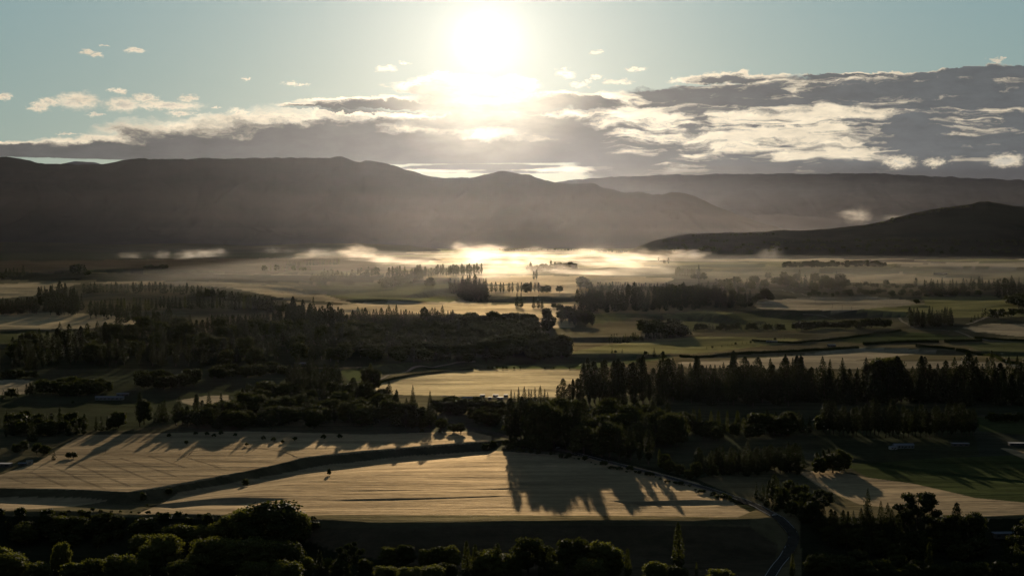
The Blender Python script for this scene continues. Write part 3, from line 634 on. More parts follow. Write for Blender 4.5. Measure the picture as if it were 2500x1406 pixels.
def tree_mesh(kind, lod, var, what):
    k = (kind, lod, var, what)
    if k not in _mesh:
        cv, cq, tv, tq = tmpl(kind, lod, var)
        if what == 'crown': _mesh[k] = mesh_np('crown', cv, cq, MATK[kind])
        elif what == 'trunk': _mesh[k] = mesh_np('trunk', tv, tq, m_bark)
        else: _mesh[k] = mesh_np(NAMEK[kind], np.vstack([cv, tv]), np.vstack([cq, tq + len(cv)]), [MATK[kind], m_bark], mi=np.r_[np.zeros(len(cq)), np.ones(len(tq))])
    return _mesh[k]

# ---- where they stand. Every entry: what, base points in the photo, count, height in photo rows, kind(s), words for the place
TREES = []      # X, Y, h rows, width factor, kind, place key
PLACES = {}     # key -> (place words, group words, kind adjective)
def place(key, words, group, adj='dark'): PLACES[key] = (words, group, adj)
def row(key, pts, n, h, kinds, w=1.0, jit=2.0, depth=0.0):
    p = np.array(pts, float); s = np.r_[0, np.cumsum(np.hypot(np.diff(p[:, 0]), np.diff(p[:, 1])))]
    for i in range(n):
        q = (i + 0.5 + RNG.uniform(-0.3, 0.3)) / n * s[-1]
        x = np.interp(q, s, p[:, 0]); y = np.interp(q, s, p[:, 1]) + RNG.uniform(-1, 1) * jit - RNG.uniform(0, 1) * depth
        hh = RNG.uniform(h[0], h[1]); k = kinds[RNG.integers(len(kinds))]
        TREES.append((x, y, hh * (0.72 if RNG.uniform() < 0.15 else 1), w * RNG.uniform(0.85, 1.5), k, key))
def area(key, poly, dx, dy, h, kinds, w=1.0):
    p = np.array(poly, float); x0, y0 = p.min(0); x1, y1 = p.max(0)
    j = 0; y = y0
    while y <= y1:
        x = x0 + (dx / 2 if j % 2 else 0)
        while x <= x1:
            X = x + RNG.uniform(-0.4, 0.4) * dx; Y = y + RNG.uniform(-0.45, 0.45) * dy
            if inpoly(np.array([X]), np.array([Y]), poly)[0]:
                TREES.append((X, Y, RNG.uniform(h[0], h[1]), w * RNG.uniform(0.85, 1.25), kinds[RNG.integers(len(kinds))], key))
            x += dx
        y += dy; j += 1
def one(key, X, Y, h, kind, w=1.0): TREES.append((X, Y, h, w, kind, key))

PF = ['pine', 'fir', 'pine']; FP = ['fir', 'fir', 'pine']; BR = ['broad']; MX = ['broad', 'pine', 'fir', 'broad']
# -- far plain and fog
place('fogrow', 'the pine row before the bright fog', 'pines of the row before the fog')
row('fogrow', [(942, 682), (1010, 678), (1100, 674), (1180, 672)], 38, (24, 32), ['pine'], 1.0, 1.5)
place('fogrow2', 'the tree line behind the hillocks', 'pines of the line behind the hillocks')
row('fogrow2', [(760, 684), (850, 678), (885, 675)], 18, (15, 22), PF, 1.1, 2); row('fogrow2', [(890, 676), (925, 674)], 8, (20, 25), ['pine'], 1.1, 1)
area('fogrow2', [(930, 690), (1040, 672), (1030, 684), (960, 704), (930, 704)], 9, 6, (12, 18), ['broad', 'shrub'], 1.2)
place('clump', 'the dark clump on the knoll', 'trees of the clump on the knoll')
area('clump', [(1100, 712), (1150, 700), (1190, 716), (1190, 734), (1145, 740), (1098, 716)], 9, 7, (32, 40), FP, 1.3)
place('avenue', 'the sunlit field row below the fog', 'trees of the row on the sunlit field')
for X, h, k in [(1200, 27, 'pine'), (1210, 28, 'pine'), (1222, 27, 'pine'), (1229, 26, 'pine'), (1243, 26, 'pine'), (1251, 27, 'pine'), (1264, 26, 'pine'), (1273, 27, 'pine'), (1287, 29, 'broad'), (1296, 28, 'pine'), (1306, 25, 'pine'), (1315, 26, 'pine'), (1326, 20, 'broad'), (1338, 22, 'broad')]: one('avenue', X, 716, h, k, 1.15)
place('lone', 'the open field below the fog', 'lone trees below the fog')
one('lone', 1366, 714, 19, 'broad', 1.3); one('lone', 1424, 704, 28, 'broad', 1.55); one('lone', 1418, 696, 24, 'broad', 1.4); one('lone', 1438, 708, 22, 'broad', 1.2)
one('lone', 1303, 684, 22, 'pine', 1.3); one('lone', 1310, 684, 26, 'pine', 1.1); one('lone', 1050, 700, 26, 'broad', 1.2); one('lone', 1044, 700, 20, 'broad', 1.2)
place('infog', 'the grove standing in the fog', 'trees of the grove in the fog')
row('infog', [(1285, 664), (1330, 662), (1370, 660), (1408, 656)], 17, (15, 24), ['broad', 'pine'], 1.35, 2)
one('infog', 1608, 640, 12, 'pine', 1.1); one('infog', 1632, 646, 17, 'pine', 1.1); one('infog', 1622, 643, 9, 'broad', 1.2)
place('poprow', 'the poplar row beside the big fir', 'poplars of the row beside the big fir')
row('poprow', [(1648, 672), (1664, 673), (1696, 676)], 12, (16, 22), ['poplar'], 0.85, 0.4)
one('poprow', 1706, 682, 36, 'fir', 1.35); one('poprow', 1716, 684, 20, 'broad', 1.2); one('poprow', 1694, 682, 16, 'broad', 1.2)
place('leftfar', 'the far ridge at the left edge', 'trees on the far ridge')
for X, Y, h, k in [(15, 680, 24, 'pine'), (24, 679, 22, 'pine'), (34, 678, 24, 'pine'), (42, 678, 22, 'pine'), (57, 675, 28, 'fir'), (76, 669, 10, 'poplar'), (180, 670, 26, 'broad'), (190, 669, 26, 'broad'), (200, 670, 24, 'pine'), (206, 671, 24, 'pine'), (213, 674, 14, 'shrub'), (5, 682, 16, 'broad')]: one('leftfar', X, Y, h, k, 1.1)
place('tufts', 'the skyline of the dark scarp', 'small trees on the scarp')
for X, h, k in [(645, 17, 'broad'), (653, 15, 'poplar'), (661, 15, 'poplar'), (676, 18, 'broad'), (690, 12, 'poplar'), (700, 18, 'fir'), (717, 15, 'broad'), (735, 11, 'shrub'), (743, 11, 'shrub'), (758, 12, 'poplar'), (792, 15, 'fir'), (808, 14, 'fir')]: one('tufts', X, 662, h, k, 1.1)
place('misty', 'the misty belt in front of the mountain foot', 'trees of the misty belt')
row('misty', [(700, 650), (760, 647), (830, 646)], 30, (11, 15), ['fir', 'poplar'], 0.9, 1)
row('misty', [(350, 656), (380, 656), (410, 657)], 9, (6, 12), ['broad'], 1.0, 1)
# -- left middle
place('leftrow', 'the belt behind the striped lit field', 'trees of the belt behind the striped field')
row('leftrow', [(0, 768), (50, 766), (92, 764)], 16, (32, 40), PF, 1.1, 2)
area('leftrow', [(92, 735), (150, 728), (200, 735), (205, 770), (150, 772), (95, 768)], 11, 10, (36, 46), PF, 1.15)
place('uppermid', 'the long belt under the bright strip', 'trees of the long belt under the strip')
row('uppermid', [(200, 716), (330, 715), (400, 717), (500, 722), (600, 740), (670, 758)], 56, (20, 28), PF, 1.1, 2)
area('uppermid', [(430, 722), (520, 722), (690, 752), (740, 768), (640, 760), (560, 735)], 10, 6, (16, 24), MX, 1.1)
place('midrow', 'the thin plantation rows', 'pines of the thin plantation')
row('midrow', [(215, 768), (300, 760), (420, 754), (520, 754), (638, 756)], 44, (28, 34), ['pine', 'fir', 'poplar'], 0.9, 2)
row('midrow', [(218, 776), (260, 776), (330, 790), (400, 800)], 18, (34, 42), PF, 1.1, 3)
row('midrow', [(505, 812), (560, 808), (620, 806), (690, 800)], 26, (36, 44), ['pine'], 0.85, 2)
place('bigwood', 'the big dark wood at the valley centre', 'trees of the big dark wood')
area('bigwood', [(690, 800), (700, 782), (760, 785), (835, 792), (840, 806), (760, 815), (700, 812)], 11, 8, (42, 56), PF, 1.15)
one('bigwood', 765, 772, 46, 'fir', 0.9)
row('bigwood', [(845, 802), (950, 800), (1030, 800), (1108, 802)], 42, (42, 52), FP, 1.1, 3)
area('bigwood', [(860, 815), (1110, 806), (1290, 835), (1385, 855), (1380, 880), (1250, 885), (1000, 892), (870, 880), (850, 830)], 22, 13, (30, 42), ['broad', 'broad', 'pine'], 1.4)
area('bigwood', [(1110, 790), (1200, 788), (1300, 800), (1310, 840), (1200, 832), (1110, 812)], 17, 11, (32, 42), BR, 1.3)
area('bigwood', [(1312, 856), (1340, 850), (1385, 850), (1388, 884), (1310, 884)], 20, 12, (42, 52), BR, 1.2)
area('bigwood', [(30, 860), (120, 845), (250, 830), (330, 812), (400, 800), (500, 812), (690, 815), (850, 820), (850, 884), (600, 895), (300, 895), (100, 905), (20, 900)], 23, 13, (40, 54), ['pine', 'broad', 'fir', 'pine'], 1.2)
place('midlone', 'the gap in the woods below the sun', 'single trees in the gap of the woods')
for X, Y, h, k, w in [(1262, 748, 34, 'fir', 1.2), (1272, 750, 36, 'fir', 1.2), (1303, 752, 30, 'fir', 1.1), (1314, 752, 32, 'fir', 1.1), (1323, 753, 28, 'fir', 1.1), (1336, 788, 42, 'broad', 0.9), (1341, 806, 44, 'broad', 1.0), (1332, 812, 36, 'broad', 1.0), (1352, 752, 14, 'broad', 1.5), (1366, 760, 20, 'broad', 1.2), (1300, 800, 38, 'broad', 1.0), (1283, 796, 36, 'broad', 1.2)]: one('midlone', X, Y, h, k, w)
area('midlone', [(1368, 775), (1400, 765), (1430, 790), (1470, 802), (1400, 802), (1368, 795)], 16, 9, (26, 38), ['broad', 'pine'], 1.3)
# -- right belt above the olive fields
place('belt', 'the dark conifer belt right of the gap', 'conifers of the dark belt')
area('belt', [(1408, 735), (1450, 730), (1560, 728), (1700, 730), (1770, 735), (1835, 742), (1835, 752), (1700, 758), (1560, 762), (1410, 764)], 12, 9, (34, 44), FP, 1.1)
row('belt', [(1440, 712), (1500, 710), (1600, 712), (1690, 716)], 34, (18, 24), PF, 1.05, 2)
area('belt', [(1600, 720), (1700, 708), (1740, 730), (1620, 735)], 12, 8, (22, 28), BR, 1.3)
place('rightplain', 'the misty garden trees on the right plain', 'trees of the misty gardens')
area('rightplain', [(1700, 700), (1760, 690), (1900, 690), (2060, 700), (2080, 712), (1900, 706), (1760, 725), (1850, 740), (1730, 730)], 17, 9, (15, 24), MX, 1.4)
area('rightplain', [(1880, 700), (1950, 685), (2060, 690), (2070, 706), (1950, 708)], 15, 8, (20, 30), ['broad', 'fir', 'poplar'], 1.2)
one('rightplain', 1868, 732, 30, 'broad', 1.3); one('rightplain', 1852, 735, 22, 'broad', 1.3); one('rightplain', 1880, 734, 20, 'broad', 1.3); one('rightplain', 1876, 680, 17, 'broad', 1.3); one('rightplain', 1850, 683, 10, 'poplar', 1.0); one('rightplain', 1914, 684, 22, 'broad', 1.3)
place('plainrow', 'the tree row across the bright strips', 'trees of the row across the bright strips')
row('plainrow', [(2080, 700), (2160, 702), (2250, 706)], 18, (8, 14), ['broad', 'poplar', 'shrub'], 1.2, 3)
row('plainrow', [(2250, 712), (2330, 710), (2400, 708), (2500, 706)], 28, (22, 34), FP, 1.2, 4)
one('plainrow', 2236, 702, 24, 'pine', 1.4); one('plainrow', 2164, 696, 14, 'broad', 1.3)
area('plainrow', [(2420, 720), (2500, 712), (2520, 735), (2450, 730)], 14, 7, (30, 38), FP, 1.3)
area('plainrow', [(1960, 722), (2100, 712), (2280, 716), (2420, 722), (2280, 730), (2150, 722), (2020, 728)], 18, 6, (9, 16), BR, 1.5)
place('farbelt', 'the low far belt under the right hill', 'trees of the low far belt')
area('farbelt', [(1900, 650), (1960, 646), (2160, 646), (2160, 652), (1960, 656), (1905, 656)], 11, 3.5, (9, 13), BR, 1.4)
place('rightmid', 'the fir clump on the olive fields', 'firs of the clump on the olive fields')
area('rightmid', [(2215, 790), (2260, 784), (2325, 786), (2325, 796), (2220, 800)], 10, 5, (30, 40), FP, 1.1)
one('rightmid', 2238, 742, 14, 'broad', 1.4)
place('rightedge', 'the belt at the right edge of the fields', 'trees of the belt at the right edge')
row('rightedge', [(2370, 784), (2400, 776), (2450, 772), (2500, 768)], 16, (12, 26), MX, 1.1, 4)
area('rightedge', [(2460, 740), (2500, 734), (2530, 748), (2470, 752)], 12, 6, (20, 26), BR, 1.4)
place('hedgetrees', 'the line under the shaded pasture', 'trees of the line under the pasture')
row('hedgetrees', [(1690, 808), (1740, 806), (1830, 806), (1920, 806)], 24, (14, 20), ['broad', 'fir'], 1.3, 2)
row('hedgetrees', [(1940, 806), (2060, 802), (2170, 800)], 20, (18, 26), BR, 1.3, 2)
area('hedgetrees', [(1568, 806), (1640, 800), (1690, 812), (1660, 824), (1580, 820)], 14, 8, (24, 34), BR, 1.4)
row('hedgetrees', [(1485, 836), (1540, 834), (1600, 828), (1690, 818)], 32, (16, 24), ['fir', 'pine', 'poplar'], 1.0, 3)
place('fieldlone', 'the grassy bank above the round field', 'single trees on the grassy bank')
for X, Y, h, k in [(1494, 862, 13, 'fir'), (1503, 862, 8, 'broad'), (1519, 862, 11, 'fir'), (1573, 868, 13, 'fir'), (1583, 868, 9, 'poplar'), (1597, 870, 22, 'fir'), (1576, 866, 10, 'broad')]: one('fieldlone', X, Y, h, k, 1.2)
place('bushes', 'the edge above the round gold field', 'bushes above the round gold field')
for X, h in [(1040, 5), (1060, 5), (1150, 6), (1192, 8), (1203, 8), (1213, 9), (1228, 8), (1237, 7), (1255, 8), (1270, 7), (1330, 6), (1352, 6), (1390, 5)]: one('bushes', X, 901, h, 'shrub', 0.7)
place('youngline', 'the young tree line on the lit bank', 'young trees of the line')
row('youngline', [(1722, 852), (1770, 845), (1830, 838), (1920, 828)], 17, (4, 8), ['broad', 'poplar'], 1.1, 1)
# -- big right belt
place('bigbelt', 'the tall belt right of the round field', 'trees of the tall right belt')
row('bigbelt', [(1356, 982), (1380, 984), (1420, 982)], 5, (52, 62), ['pine'], 1.15, 3)
row('bigbelt', [(1420, 980), (1480, 978), (1540, 974), (1640, 972)], 18, (80, 100), ['pine'], 0.9, 3)
row('bigbelt', [(1640, 970), (1750, 972), (1850, 976), (1950, 980), (2080, 984)], 44, (74, 98), FP, 1.0, 4, 6)
for X, h, k in [(1663, 100, 'fir'), (1700, 96, 'pine'), (1745, 96, 'fir'), (1790, 108, 'pine'), (1818, 104, 'pine'), (1850, 106, 'pine'), (1880, 100, 'fir'), (1917, 106, 'fir'), (1935, 100, 'fir'), (1955, 104, 'pine'), (2026, 104, 'fir'), (2056, 96, 'fir')]: one('bigbelt', X, 978, h, k, 1.0)
for X, h in [(2130, 108), (2148, 116), (2166, 112), (2180, 118), (2142, 100)]: one('bigbelt', X, 980, h, 'broad', 0.75)
row('bigbelt', [(2090, 984), (2200, 984), (2320, 980), (2400, 978), (2520, 972)], 40, (84, 106), FP, 1.05, 4, 4)
area('bigbelt', [(1640, 978), (2520, 974), (2520, 992), (1640, 992)], 26, 9, (60, 78), PF, 1.15)
area('bigbelt', [(1410, 982), (1640, 978), (1640, 992), (1400, 996)], 22, 8, (54, 66), PF, 1.0)
place('farmfirs', 'the fir group at the round field edge', 'firs at the round field edge')
for X, h in [(1248, 40), (1256, 34), (1266, 46), (1280, 48), (1291, 42), (1297, 40), (1306, 46), (1319, 50), (1330, 42), (1337, 34)]: one('farmfirs', X, 990, h, 'fir', 1.0)
place('secondbelt', 'the second belt below the shaded meadow', 'trees of the second belt')
area('secondbelt', [(1225, 1072), (1240, 1050), (1400, 1040), (1640, 1050), (1660, 1090), (1560, 1108), (1480, 1106), (1340, 1082)], 24, 12, (62, 84), ['pine', 'broad', 'broad', 'fir'], 1.1)
row('secondbelt', [(1240, 1078), (1330, 1088), (1420, 1104)], 15, (96, 112), ['pine', 'pine', 'broad'], 0.95, 4)
row('secondbelt', [(1420, 1104), (1500, 1118), (1590, 1134)], 9, (60, 92), ['pine', 'broad'], 1.0, 4)
row('secondbelt', [(1640, 1050), (1740, 1056), (1850, 1060)], 10, (50, 62), ['poplar', 'poplar', 'broad'], 1.2, 4)
area('secondbelt', [(1700, 1060), (1850, 1058), (1900, 1070), (1720, 1080)], 28, 10, (34, 44), BR, 1.2)
row('secondbelt', [(2010, 1062), (2100, 1064), (2200, 1066), (2300, 1066), (2385, 1062)], 34, (66, 84), ['pine'], 0.95, 4)
area('secondbelt', [(1860, 1050), (2010, 1048), (2010, 1062), (1860, 1066)], 22, 8, (40, 60), MX, 1.2)
row('secondbelt', [(2420, 1026), (2460, 1026), (2510, 1030)], 7, (14, 24), BR, 1.4, 3)
place('thirdbelt', 'the conifer block above the right road bend', 'conifers of the block above the bend')
row('thirdbelt', [(1700, 1150), (1780, 1148), (1860, 1148), (1955, 1146)], 30, (52, 66), FP, 1.05, 4)
area('thirdbelt', [(1700, 1152), (1955, 1150), (1950, 1160), (1700, 1164)], 24, 8, (40, 52), PF, 1.1)
area('thirdbelt', [(1992, 1148), (2060, 1144), (2066, 1154), (1995, 1158)], 13, 7, (42, 54), ['broad', 'pine'], 1.2)
for X, Y, h, k, w in [(1610, 1140, 44, 'poplar', 1.2), (1622, 1146, 44, 'broad', 1.0), (1634, 1156, 36, 'broad', 1.2), (1660, 1160, 30, 'broad', 1.3), (1700, 1166, 44, 'broad', 0.9), (1545, 1098, 20, 'broad', 1.0), (1680, 1170, 26, 'broad', 1.3), (1740, 1165, 34, 'broad', 1.2)]: one('thirdbelt', X, Y, h, k, w)
# -- left and centre woods nearer
place('leftgroves', 'the groves round the left farmhouse', 'trees of the left groves')
area('leftgroves', [(95, 955), (190, 948), (275, 950), (278, 965), (190, 968), (95, 968)], 17, 9, (28, 38), BR, 1.3)
area('leftgroves', [(330, 942), (430, 935), (485, 932), (485, 946), (400, 952), (335, 950)], 17, 8, (26, 42), BR, 1.3)
area('leftgroves', [(510, 918), (620, 908), (700, 908), (700, 918), (600, 924), (512, 928)], 20, 8, (22, 32), BR, 1.4)
row('leftgroves', [(0, 972), (30, 970), (50, 966)], 4, (20, 28), ['fir', 'broad'], 1.2, 3); row('leftgroves', [(62, 968), (92, 966)], 4, (24, 34), ['pine'], 1.1, 2)
row('leftgroves', [(0, 920), (100, 922)], 7, (14, 22), BR, 1.5, 3)
for X, Y, h, k, w in [(905, 952, 66, 'poplar', 1.6), (896, 954, 62, 'broad', 0.75), (915, 954, 58, 'broad', 0.75), (178, 985, 8, 'shrub', 0.8), (450, 945, 10, 'shrub', 1.0), (455, 1085, 12, 'shrub', .8)]: one('leftgroves', X, Y, h, k, w)
place('centrewood', 'the long wood behind the wheat fields', 'trees of the long wood')
area('centrewood', [(700, 935), (760, 930), (820, 935), (835, 960), (720, 970), (700, 960)], 16, 11, (48, 62), PF, 1.15)
area('centrewood', [(560, 990), (640, 968), (720, 965), (850, 975), (960, 985), (960, 1005), (700, 1005), (570, 1005)], 26, 13, (44, 58), ['broad', 'pine', 'broad', 'fir'], 1.3)
area('centrewood', [(380, 1022), (480, 1016), (600, 1008), (960, 1005), (1060, 1018), (1060, 1046), (800, 1048), (560, 1048), (390, 1046)], 27, 13, (44, 56), MX, 1.3)
for X, Y, h, k, w in [(342, 1040, 72, 'pine', 1.0), (352, 1036, 62, 'broad', 0.8), (290, 1044, 44, 'broad', 1.2), (276, 1048, 32, 'broad', 1.2), (950, 988, 58, 'fir', 1.3), (1008, 996, 54, 'fir', 0.85), (1050, 998, 50, 'fir', 0.8), (968, 992, 40, 'pine', 1.1), (396, 1020, 50, 'fir', 1.2), (510, 1000, 48, 'fir', 1.1), (482, 998, 36, 'pine', 1.2), (540, 1002, 44, 'fir', 1.1), (235, 1050, 34, 'fir', 1.2), (247, 1052, 36, 'fir', 1.2), (262, 1050, 34, 'fir', 1.2)]: one('centrewood', X, Y, h, k, w)
area('centrewood', [(1060, 1000), (1100, 990), (1170, 998), (1230, 1006), (1250, 1040), (1200, 1046), (1120, 1020), (1070, 1020)], 22, 12, (30, 40), BR, 1.35)
area('centrewood', [(960, 1010), (1060, 1016), (1090, 1045), (1130, 1058), (1040, 1052), (960, 1048)], 20, 12, (20, 30), BR, 1.4)
place('leftwood', 'the wood at the left edge', 'trees of the wood at the left edge')
area('leftwood', [(0, 1040), (60, 1034), (150, 1036), (215, 1046), (215, 1060), (100, 1074), (0, 1074)], 20, 11, (32, 42), MX, 1.25)
for X, Y, h, k, w in [(78, 1078, 56, 'fir', 1.2), (206, 1058, 46, 'pine', 1.0), (60, 1100, 26, 'broad', 1.3), (90, 1108, 28, 'broad', 1.3), (110, 1110, 26, 'broad', 1.3), (40, 1104, 22, 'broad', 1.3), (132, 1122, 24, 'fir', 1.2), (168, 1118, 16, 'broad', 1.4), (180, 1118, 16, 'broad', 1.3)]: one('leftwood', X, Y, h, k, w)
place('fieldtrees', 'the open wheat field', 'single trees on the wheat field')
one('fieldtrees', 600, 1186, 20, 'broad', 1.1); one('fieldtrees', 803, 1160, 18, 'broad', 0.75); one('fieldtrees', 412, 1206, 18, 'broad', 1.3); one('fieldtrees', 350, 1222, 22, 'broad', 1.0); one('fieldtrees', 360, 1240, 10, 'shrub', 0.6)
one('fieldtrees', 1186, 1100, 20, 'broad', 1.6); one('fieldtrees', 1205, 1092, 18, 'broad', 1.5); one('fieldtrees', 1245, 1100, 20, 'broad', 1.5)
for X, Y, h in [(412, 1067, 11), (478, 1062, 12), (505, 1063, 12), (522, 1067, 13), (540, 1062, 11), (575, 1065, 10), (602, 1088, 9), (643, 1074, 14), (668, 1078, 12), (690, 1082, 10), (720, 1076, 12), (790, 1072, 14), (830, 1070, 13), (1030, 1056, 14), (1075, 1060, 12), (1110, 1056, 12)]: one('fieldtrees', X, Y, h, 'shrub', 0.9)
place('roadside', 'the curving road verge', 'shrubs along the road verge')
row('roadside', [(1260, 1106), (1330, 1106), (1420, 1126), (1560, 1156), (1700, 1196), (1800, 1230)], 44, (3, 15), ['shrub', 'broad', 'shrub'], 1.2, 4)
row('roadside', [(1230, 1086), (1290, 1094), (1340, 1104)], 8, (18, 28), BR, 1.3, 4)
# -- foreground
place('bendwood', 'the wood inside the road bend', 'trees of the wood by the bend')
area('bendwood', [(1830, 1215), (1900, 1205), (1990, 1235), (2010, 1270), (1975, 1290), (1920, 1262)], 20, 14, (40, 54), ['fir', 'pine', 'broad'], 1.15)
row('bendwood', [(1990, 1292), (2060, 1296), (2140, 1296), (2200, 1294)], 14, (46, 66), ['fir', 'fir', 'pine'], 1.1, 5)
one('bendwood', 2118, 1290, 86, 'fir', .9); one('bendwood', 1905, 1240, 66, 'fir', 1.1); one('bendwood', 2150, 1290, 72, 'fir', 0.9)
one('bendwood', 2006, 1262, 68, 'gum', 1.1)
place('rightwood', 'the gum grove on the right', 'trees of the right grove')
one('rightwood', 2240, 1318, 118, 'gum', 1.15); one('rightwood', 2210, 1310, 70, 'gum', 0.9); one('rightwood', 2335, 1330, 100, 'pine', 1.0); one('rightwood', 2372, 1325, 78, 'broad', 1.1); one('rightwood', 2318, 1318, 74, 'broad', 0.9)
one('rightwood', 2290, 1312, 52, 'broad', 1.3); one('rightwood', 2195, 1352, 90, 'poplar', 1.4); one('rightwood', 2268, 1410, 84, 'poplar', 1.4)
area('rightwood', [(2000, 1320), (2160, 1315), (2400, 1335), (2400, 1370), (2100, 1372), (2000, 1350)], 42, 16, (40, 58), ['broad', 'pine', 'broad'], 1.2)
area('rightwood', [(1960, 1398), (2100, 1385), (2300, 1400), (2500, 1408), (2500, 1430), (1960, 1430)], 44, 15, (38, 58), BR, 1.45)
area('rightwood', [(2460, 1330), (2530, 1330), (2530, 1400), (2450, 1400)], 24, 16, (40, 62), ['broad', 'pine'], 1.2)
one('rightwood', 2480, 1408, 80, 'poplar', 1.2); one('rightwood', 1934, 1412, 60, 'poplar', 1.3); one('rightwood', 1998, 1412, 66, 'broad', 1.5); one('rightwood', 2045, 1404, 60, 'broad', 1.5)
place('poplars', 'the tree row along the bottom of the view', 'poplars of the bottom row')
for X, h, k, w in [(1139, 96, 'poplar', 1.5), (1160, 88, 'poplar', 1.3), (1214, 92, 'poplar', 1.9), (1266, 84, 'poplar', 1.2), (1318, 86, 'poplar', 0.5), (1341, 88, 'fir', 0.9), (1532, 78, 'poplar', 1.2), (1655, 124, 'poplar', 1.35), (1700, 44, 'poplar', 0.8), (1762, 30, 'poplar', 1.2)]: one('poplars', X, 1416 if X != 1655 else 1400, h, k, w)
place('willows', 'the rounded green trees along the bottom', 'rounded green trees along the bottom')
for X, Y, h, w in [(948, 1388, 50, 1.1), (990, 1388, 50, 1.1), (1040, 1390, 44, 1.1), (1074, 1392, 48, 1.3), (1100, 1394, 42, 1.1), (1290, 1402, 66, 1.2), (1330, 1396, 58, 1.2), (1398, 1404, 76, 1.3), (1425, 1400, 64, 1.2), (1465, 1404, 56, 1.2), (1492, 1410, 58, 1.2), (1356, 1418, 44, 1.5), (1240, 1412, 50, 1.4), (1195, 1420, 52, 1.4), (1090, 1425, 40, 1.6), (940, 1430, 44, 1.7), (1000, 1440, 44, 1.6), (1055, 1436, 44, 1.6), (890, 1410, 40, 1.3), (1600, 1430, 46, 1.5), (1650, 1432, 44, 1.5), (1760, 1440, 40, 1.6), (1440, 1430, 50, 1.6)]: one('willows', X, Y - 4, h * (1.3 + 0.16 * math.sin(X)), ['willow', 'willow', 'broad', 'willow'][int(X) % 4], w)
one('willows', 852, 1412, 92, 'gum', 0.95); one('willows', 832, 1420, 60, 'broad', 1.2)
place('thicket', 'the thicket at the bottom left', 'trees of the bottom left thicket')
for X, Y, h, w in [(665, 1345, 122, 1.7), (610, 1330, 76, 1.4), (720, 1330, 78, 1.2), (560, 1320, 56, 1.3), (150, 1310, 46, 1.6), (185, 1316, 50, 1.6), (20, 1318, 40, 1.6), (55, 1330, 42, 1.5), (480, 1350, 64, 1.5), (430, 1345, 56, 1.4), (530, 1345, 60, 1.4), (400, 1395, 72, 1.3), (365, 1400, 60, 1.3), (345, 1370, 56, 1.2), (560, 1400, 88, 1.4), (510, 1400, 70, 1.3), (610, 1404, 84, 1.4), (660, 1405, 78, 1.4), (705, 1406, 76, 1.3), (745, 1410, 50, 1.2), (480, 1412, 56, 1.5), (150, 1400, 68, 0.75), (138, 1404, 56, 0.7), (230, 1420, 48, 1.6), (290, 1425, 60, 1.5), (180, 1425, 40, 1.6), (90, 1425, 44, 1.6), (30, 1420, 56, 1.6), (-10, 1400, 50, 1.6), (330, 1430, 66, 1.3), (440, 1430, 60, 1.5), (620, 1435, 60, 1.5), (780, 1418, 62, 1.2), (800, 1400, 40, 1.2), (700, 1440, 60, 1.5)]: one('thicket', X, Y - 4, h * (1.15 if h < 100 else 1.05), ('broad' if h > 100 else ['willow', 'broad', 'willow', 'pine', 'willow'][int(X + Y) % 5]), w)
one('thicket', 397, 1412, 66, 'poplar', 1.4); one('thicket', 240, 1345, 20, 'poplar', 1.0)
area('thicket', [(60, 1290), (260, 1286), (560, 1300), (600, 1340), (300, 1345), (60, 1340)], 48, 15, (26, 40), BR, 1.6)
row('thicket', [(160, 1252), (230, 1250), (300, 1250), (470, 1262), (620, 1262), (780, 1268)], 26, (6, 13), ['shrub'], 1.0, 3)
row('thicket', [(-20, 1262), (120, 1268), (260, 1270), (470, 1276), (780, 1290)], 16, (16, 26), ['broad'], 1.5, 4)
# right hill top and far plain specks
place('hillbelt', 'the dark belt along the foot of the right hill', 'trees along the foot of the right hill')
row('hillbelt', [(1690, 578), (1800, 576), (1900, 574)], 26, (5, 8), ['fir', 'broad'], 1.3, 1)
row('hillbelt', [(1620, 590), (1720, 592), (1800, 590)], 20, (6, 10), ['broad', 'fir'], 1.6, 2)
row('hillbelt', [(1860, 594), (2000, 592), (2200, 590), (2500, 592)], 70, (5, 9), ['broad', 'fir'], 1.8, 2)
row('hillbelt', [(2100, 556), (2180, 541), (2300, 514), (2380, 503)], 24, (3, 6), ['shrub', 'broad'], 1.5, 3)
area('hillbelt', [(1600, 600), (1700, 600), (2500, 600), (2500, 622), (1620, 618)], 34, 7, (6, 10), ['broad', 'shrub'], 1.6)
one('hillbelt', 2178, 540, 9, 'broad', 1.6)
place('hilltrees', 'the far plain before the mountain foot', 'far trees before the mountain foot')
row('hilltrees', [(1190, 612), (1250, 611), (1340, 611), (1420, 612)], 34, (4, 7), ['fir', 'broad'], 1.0, 1)
row('hilltrees', [(1440, 614), (1500, 616), (1545, 618)], 14, (5, 9), ['broad', 'fir'], 1.2, 1)

# ---- build them
T_arr = np.array([(q[0], q[1]) for q in TREES])
KEEP = None
POS = hit(T_arr[:, 0], T_arr[:, 1])
from mathutils.bvhtree import BVHTree
hm = bpy.data.objects['hill.002'].data
bvh = BVHTree.FromPolygons([v.co for v in hm.vertices], [tuple(p.vertices) for p in hm.polygons])
for i, q in enumerate(TREES):
    if q[5] == 'hillbelt':
        a_, z_ = ray(q[0], q[1]); h_ = bvh.ray_cast(Vector((0, 0, CAMZ)), Vector((float(a_), 1.0, float(z_))))
        if h_[0] is not None: POS[i] = h_[0]
mpp = np.sqrt((POS ** 2 * [1, 1, 0]).sum(1) + (POS[:, 2] - CAMZ) ** 2) / F
ONES = ['', 'first', 'second', 'third', 'fourth', 'fifth', 'sixth', 'seventh', 'eighth', 'ninth', 'tenth', 'eleventh', 'twelfth', 'thirteenth', 'fourteenth', 'fifteenth', 'sixteenth', 'seventeenth', 'eighteenth', 'nineteenth']
TENS = ['', '', 'twenty', 'thirty', 'forty', 'fifty', 'sixty', 'seventy', 'eighty', 'ninety']
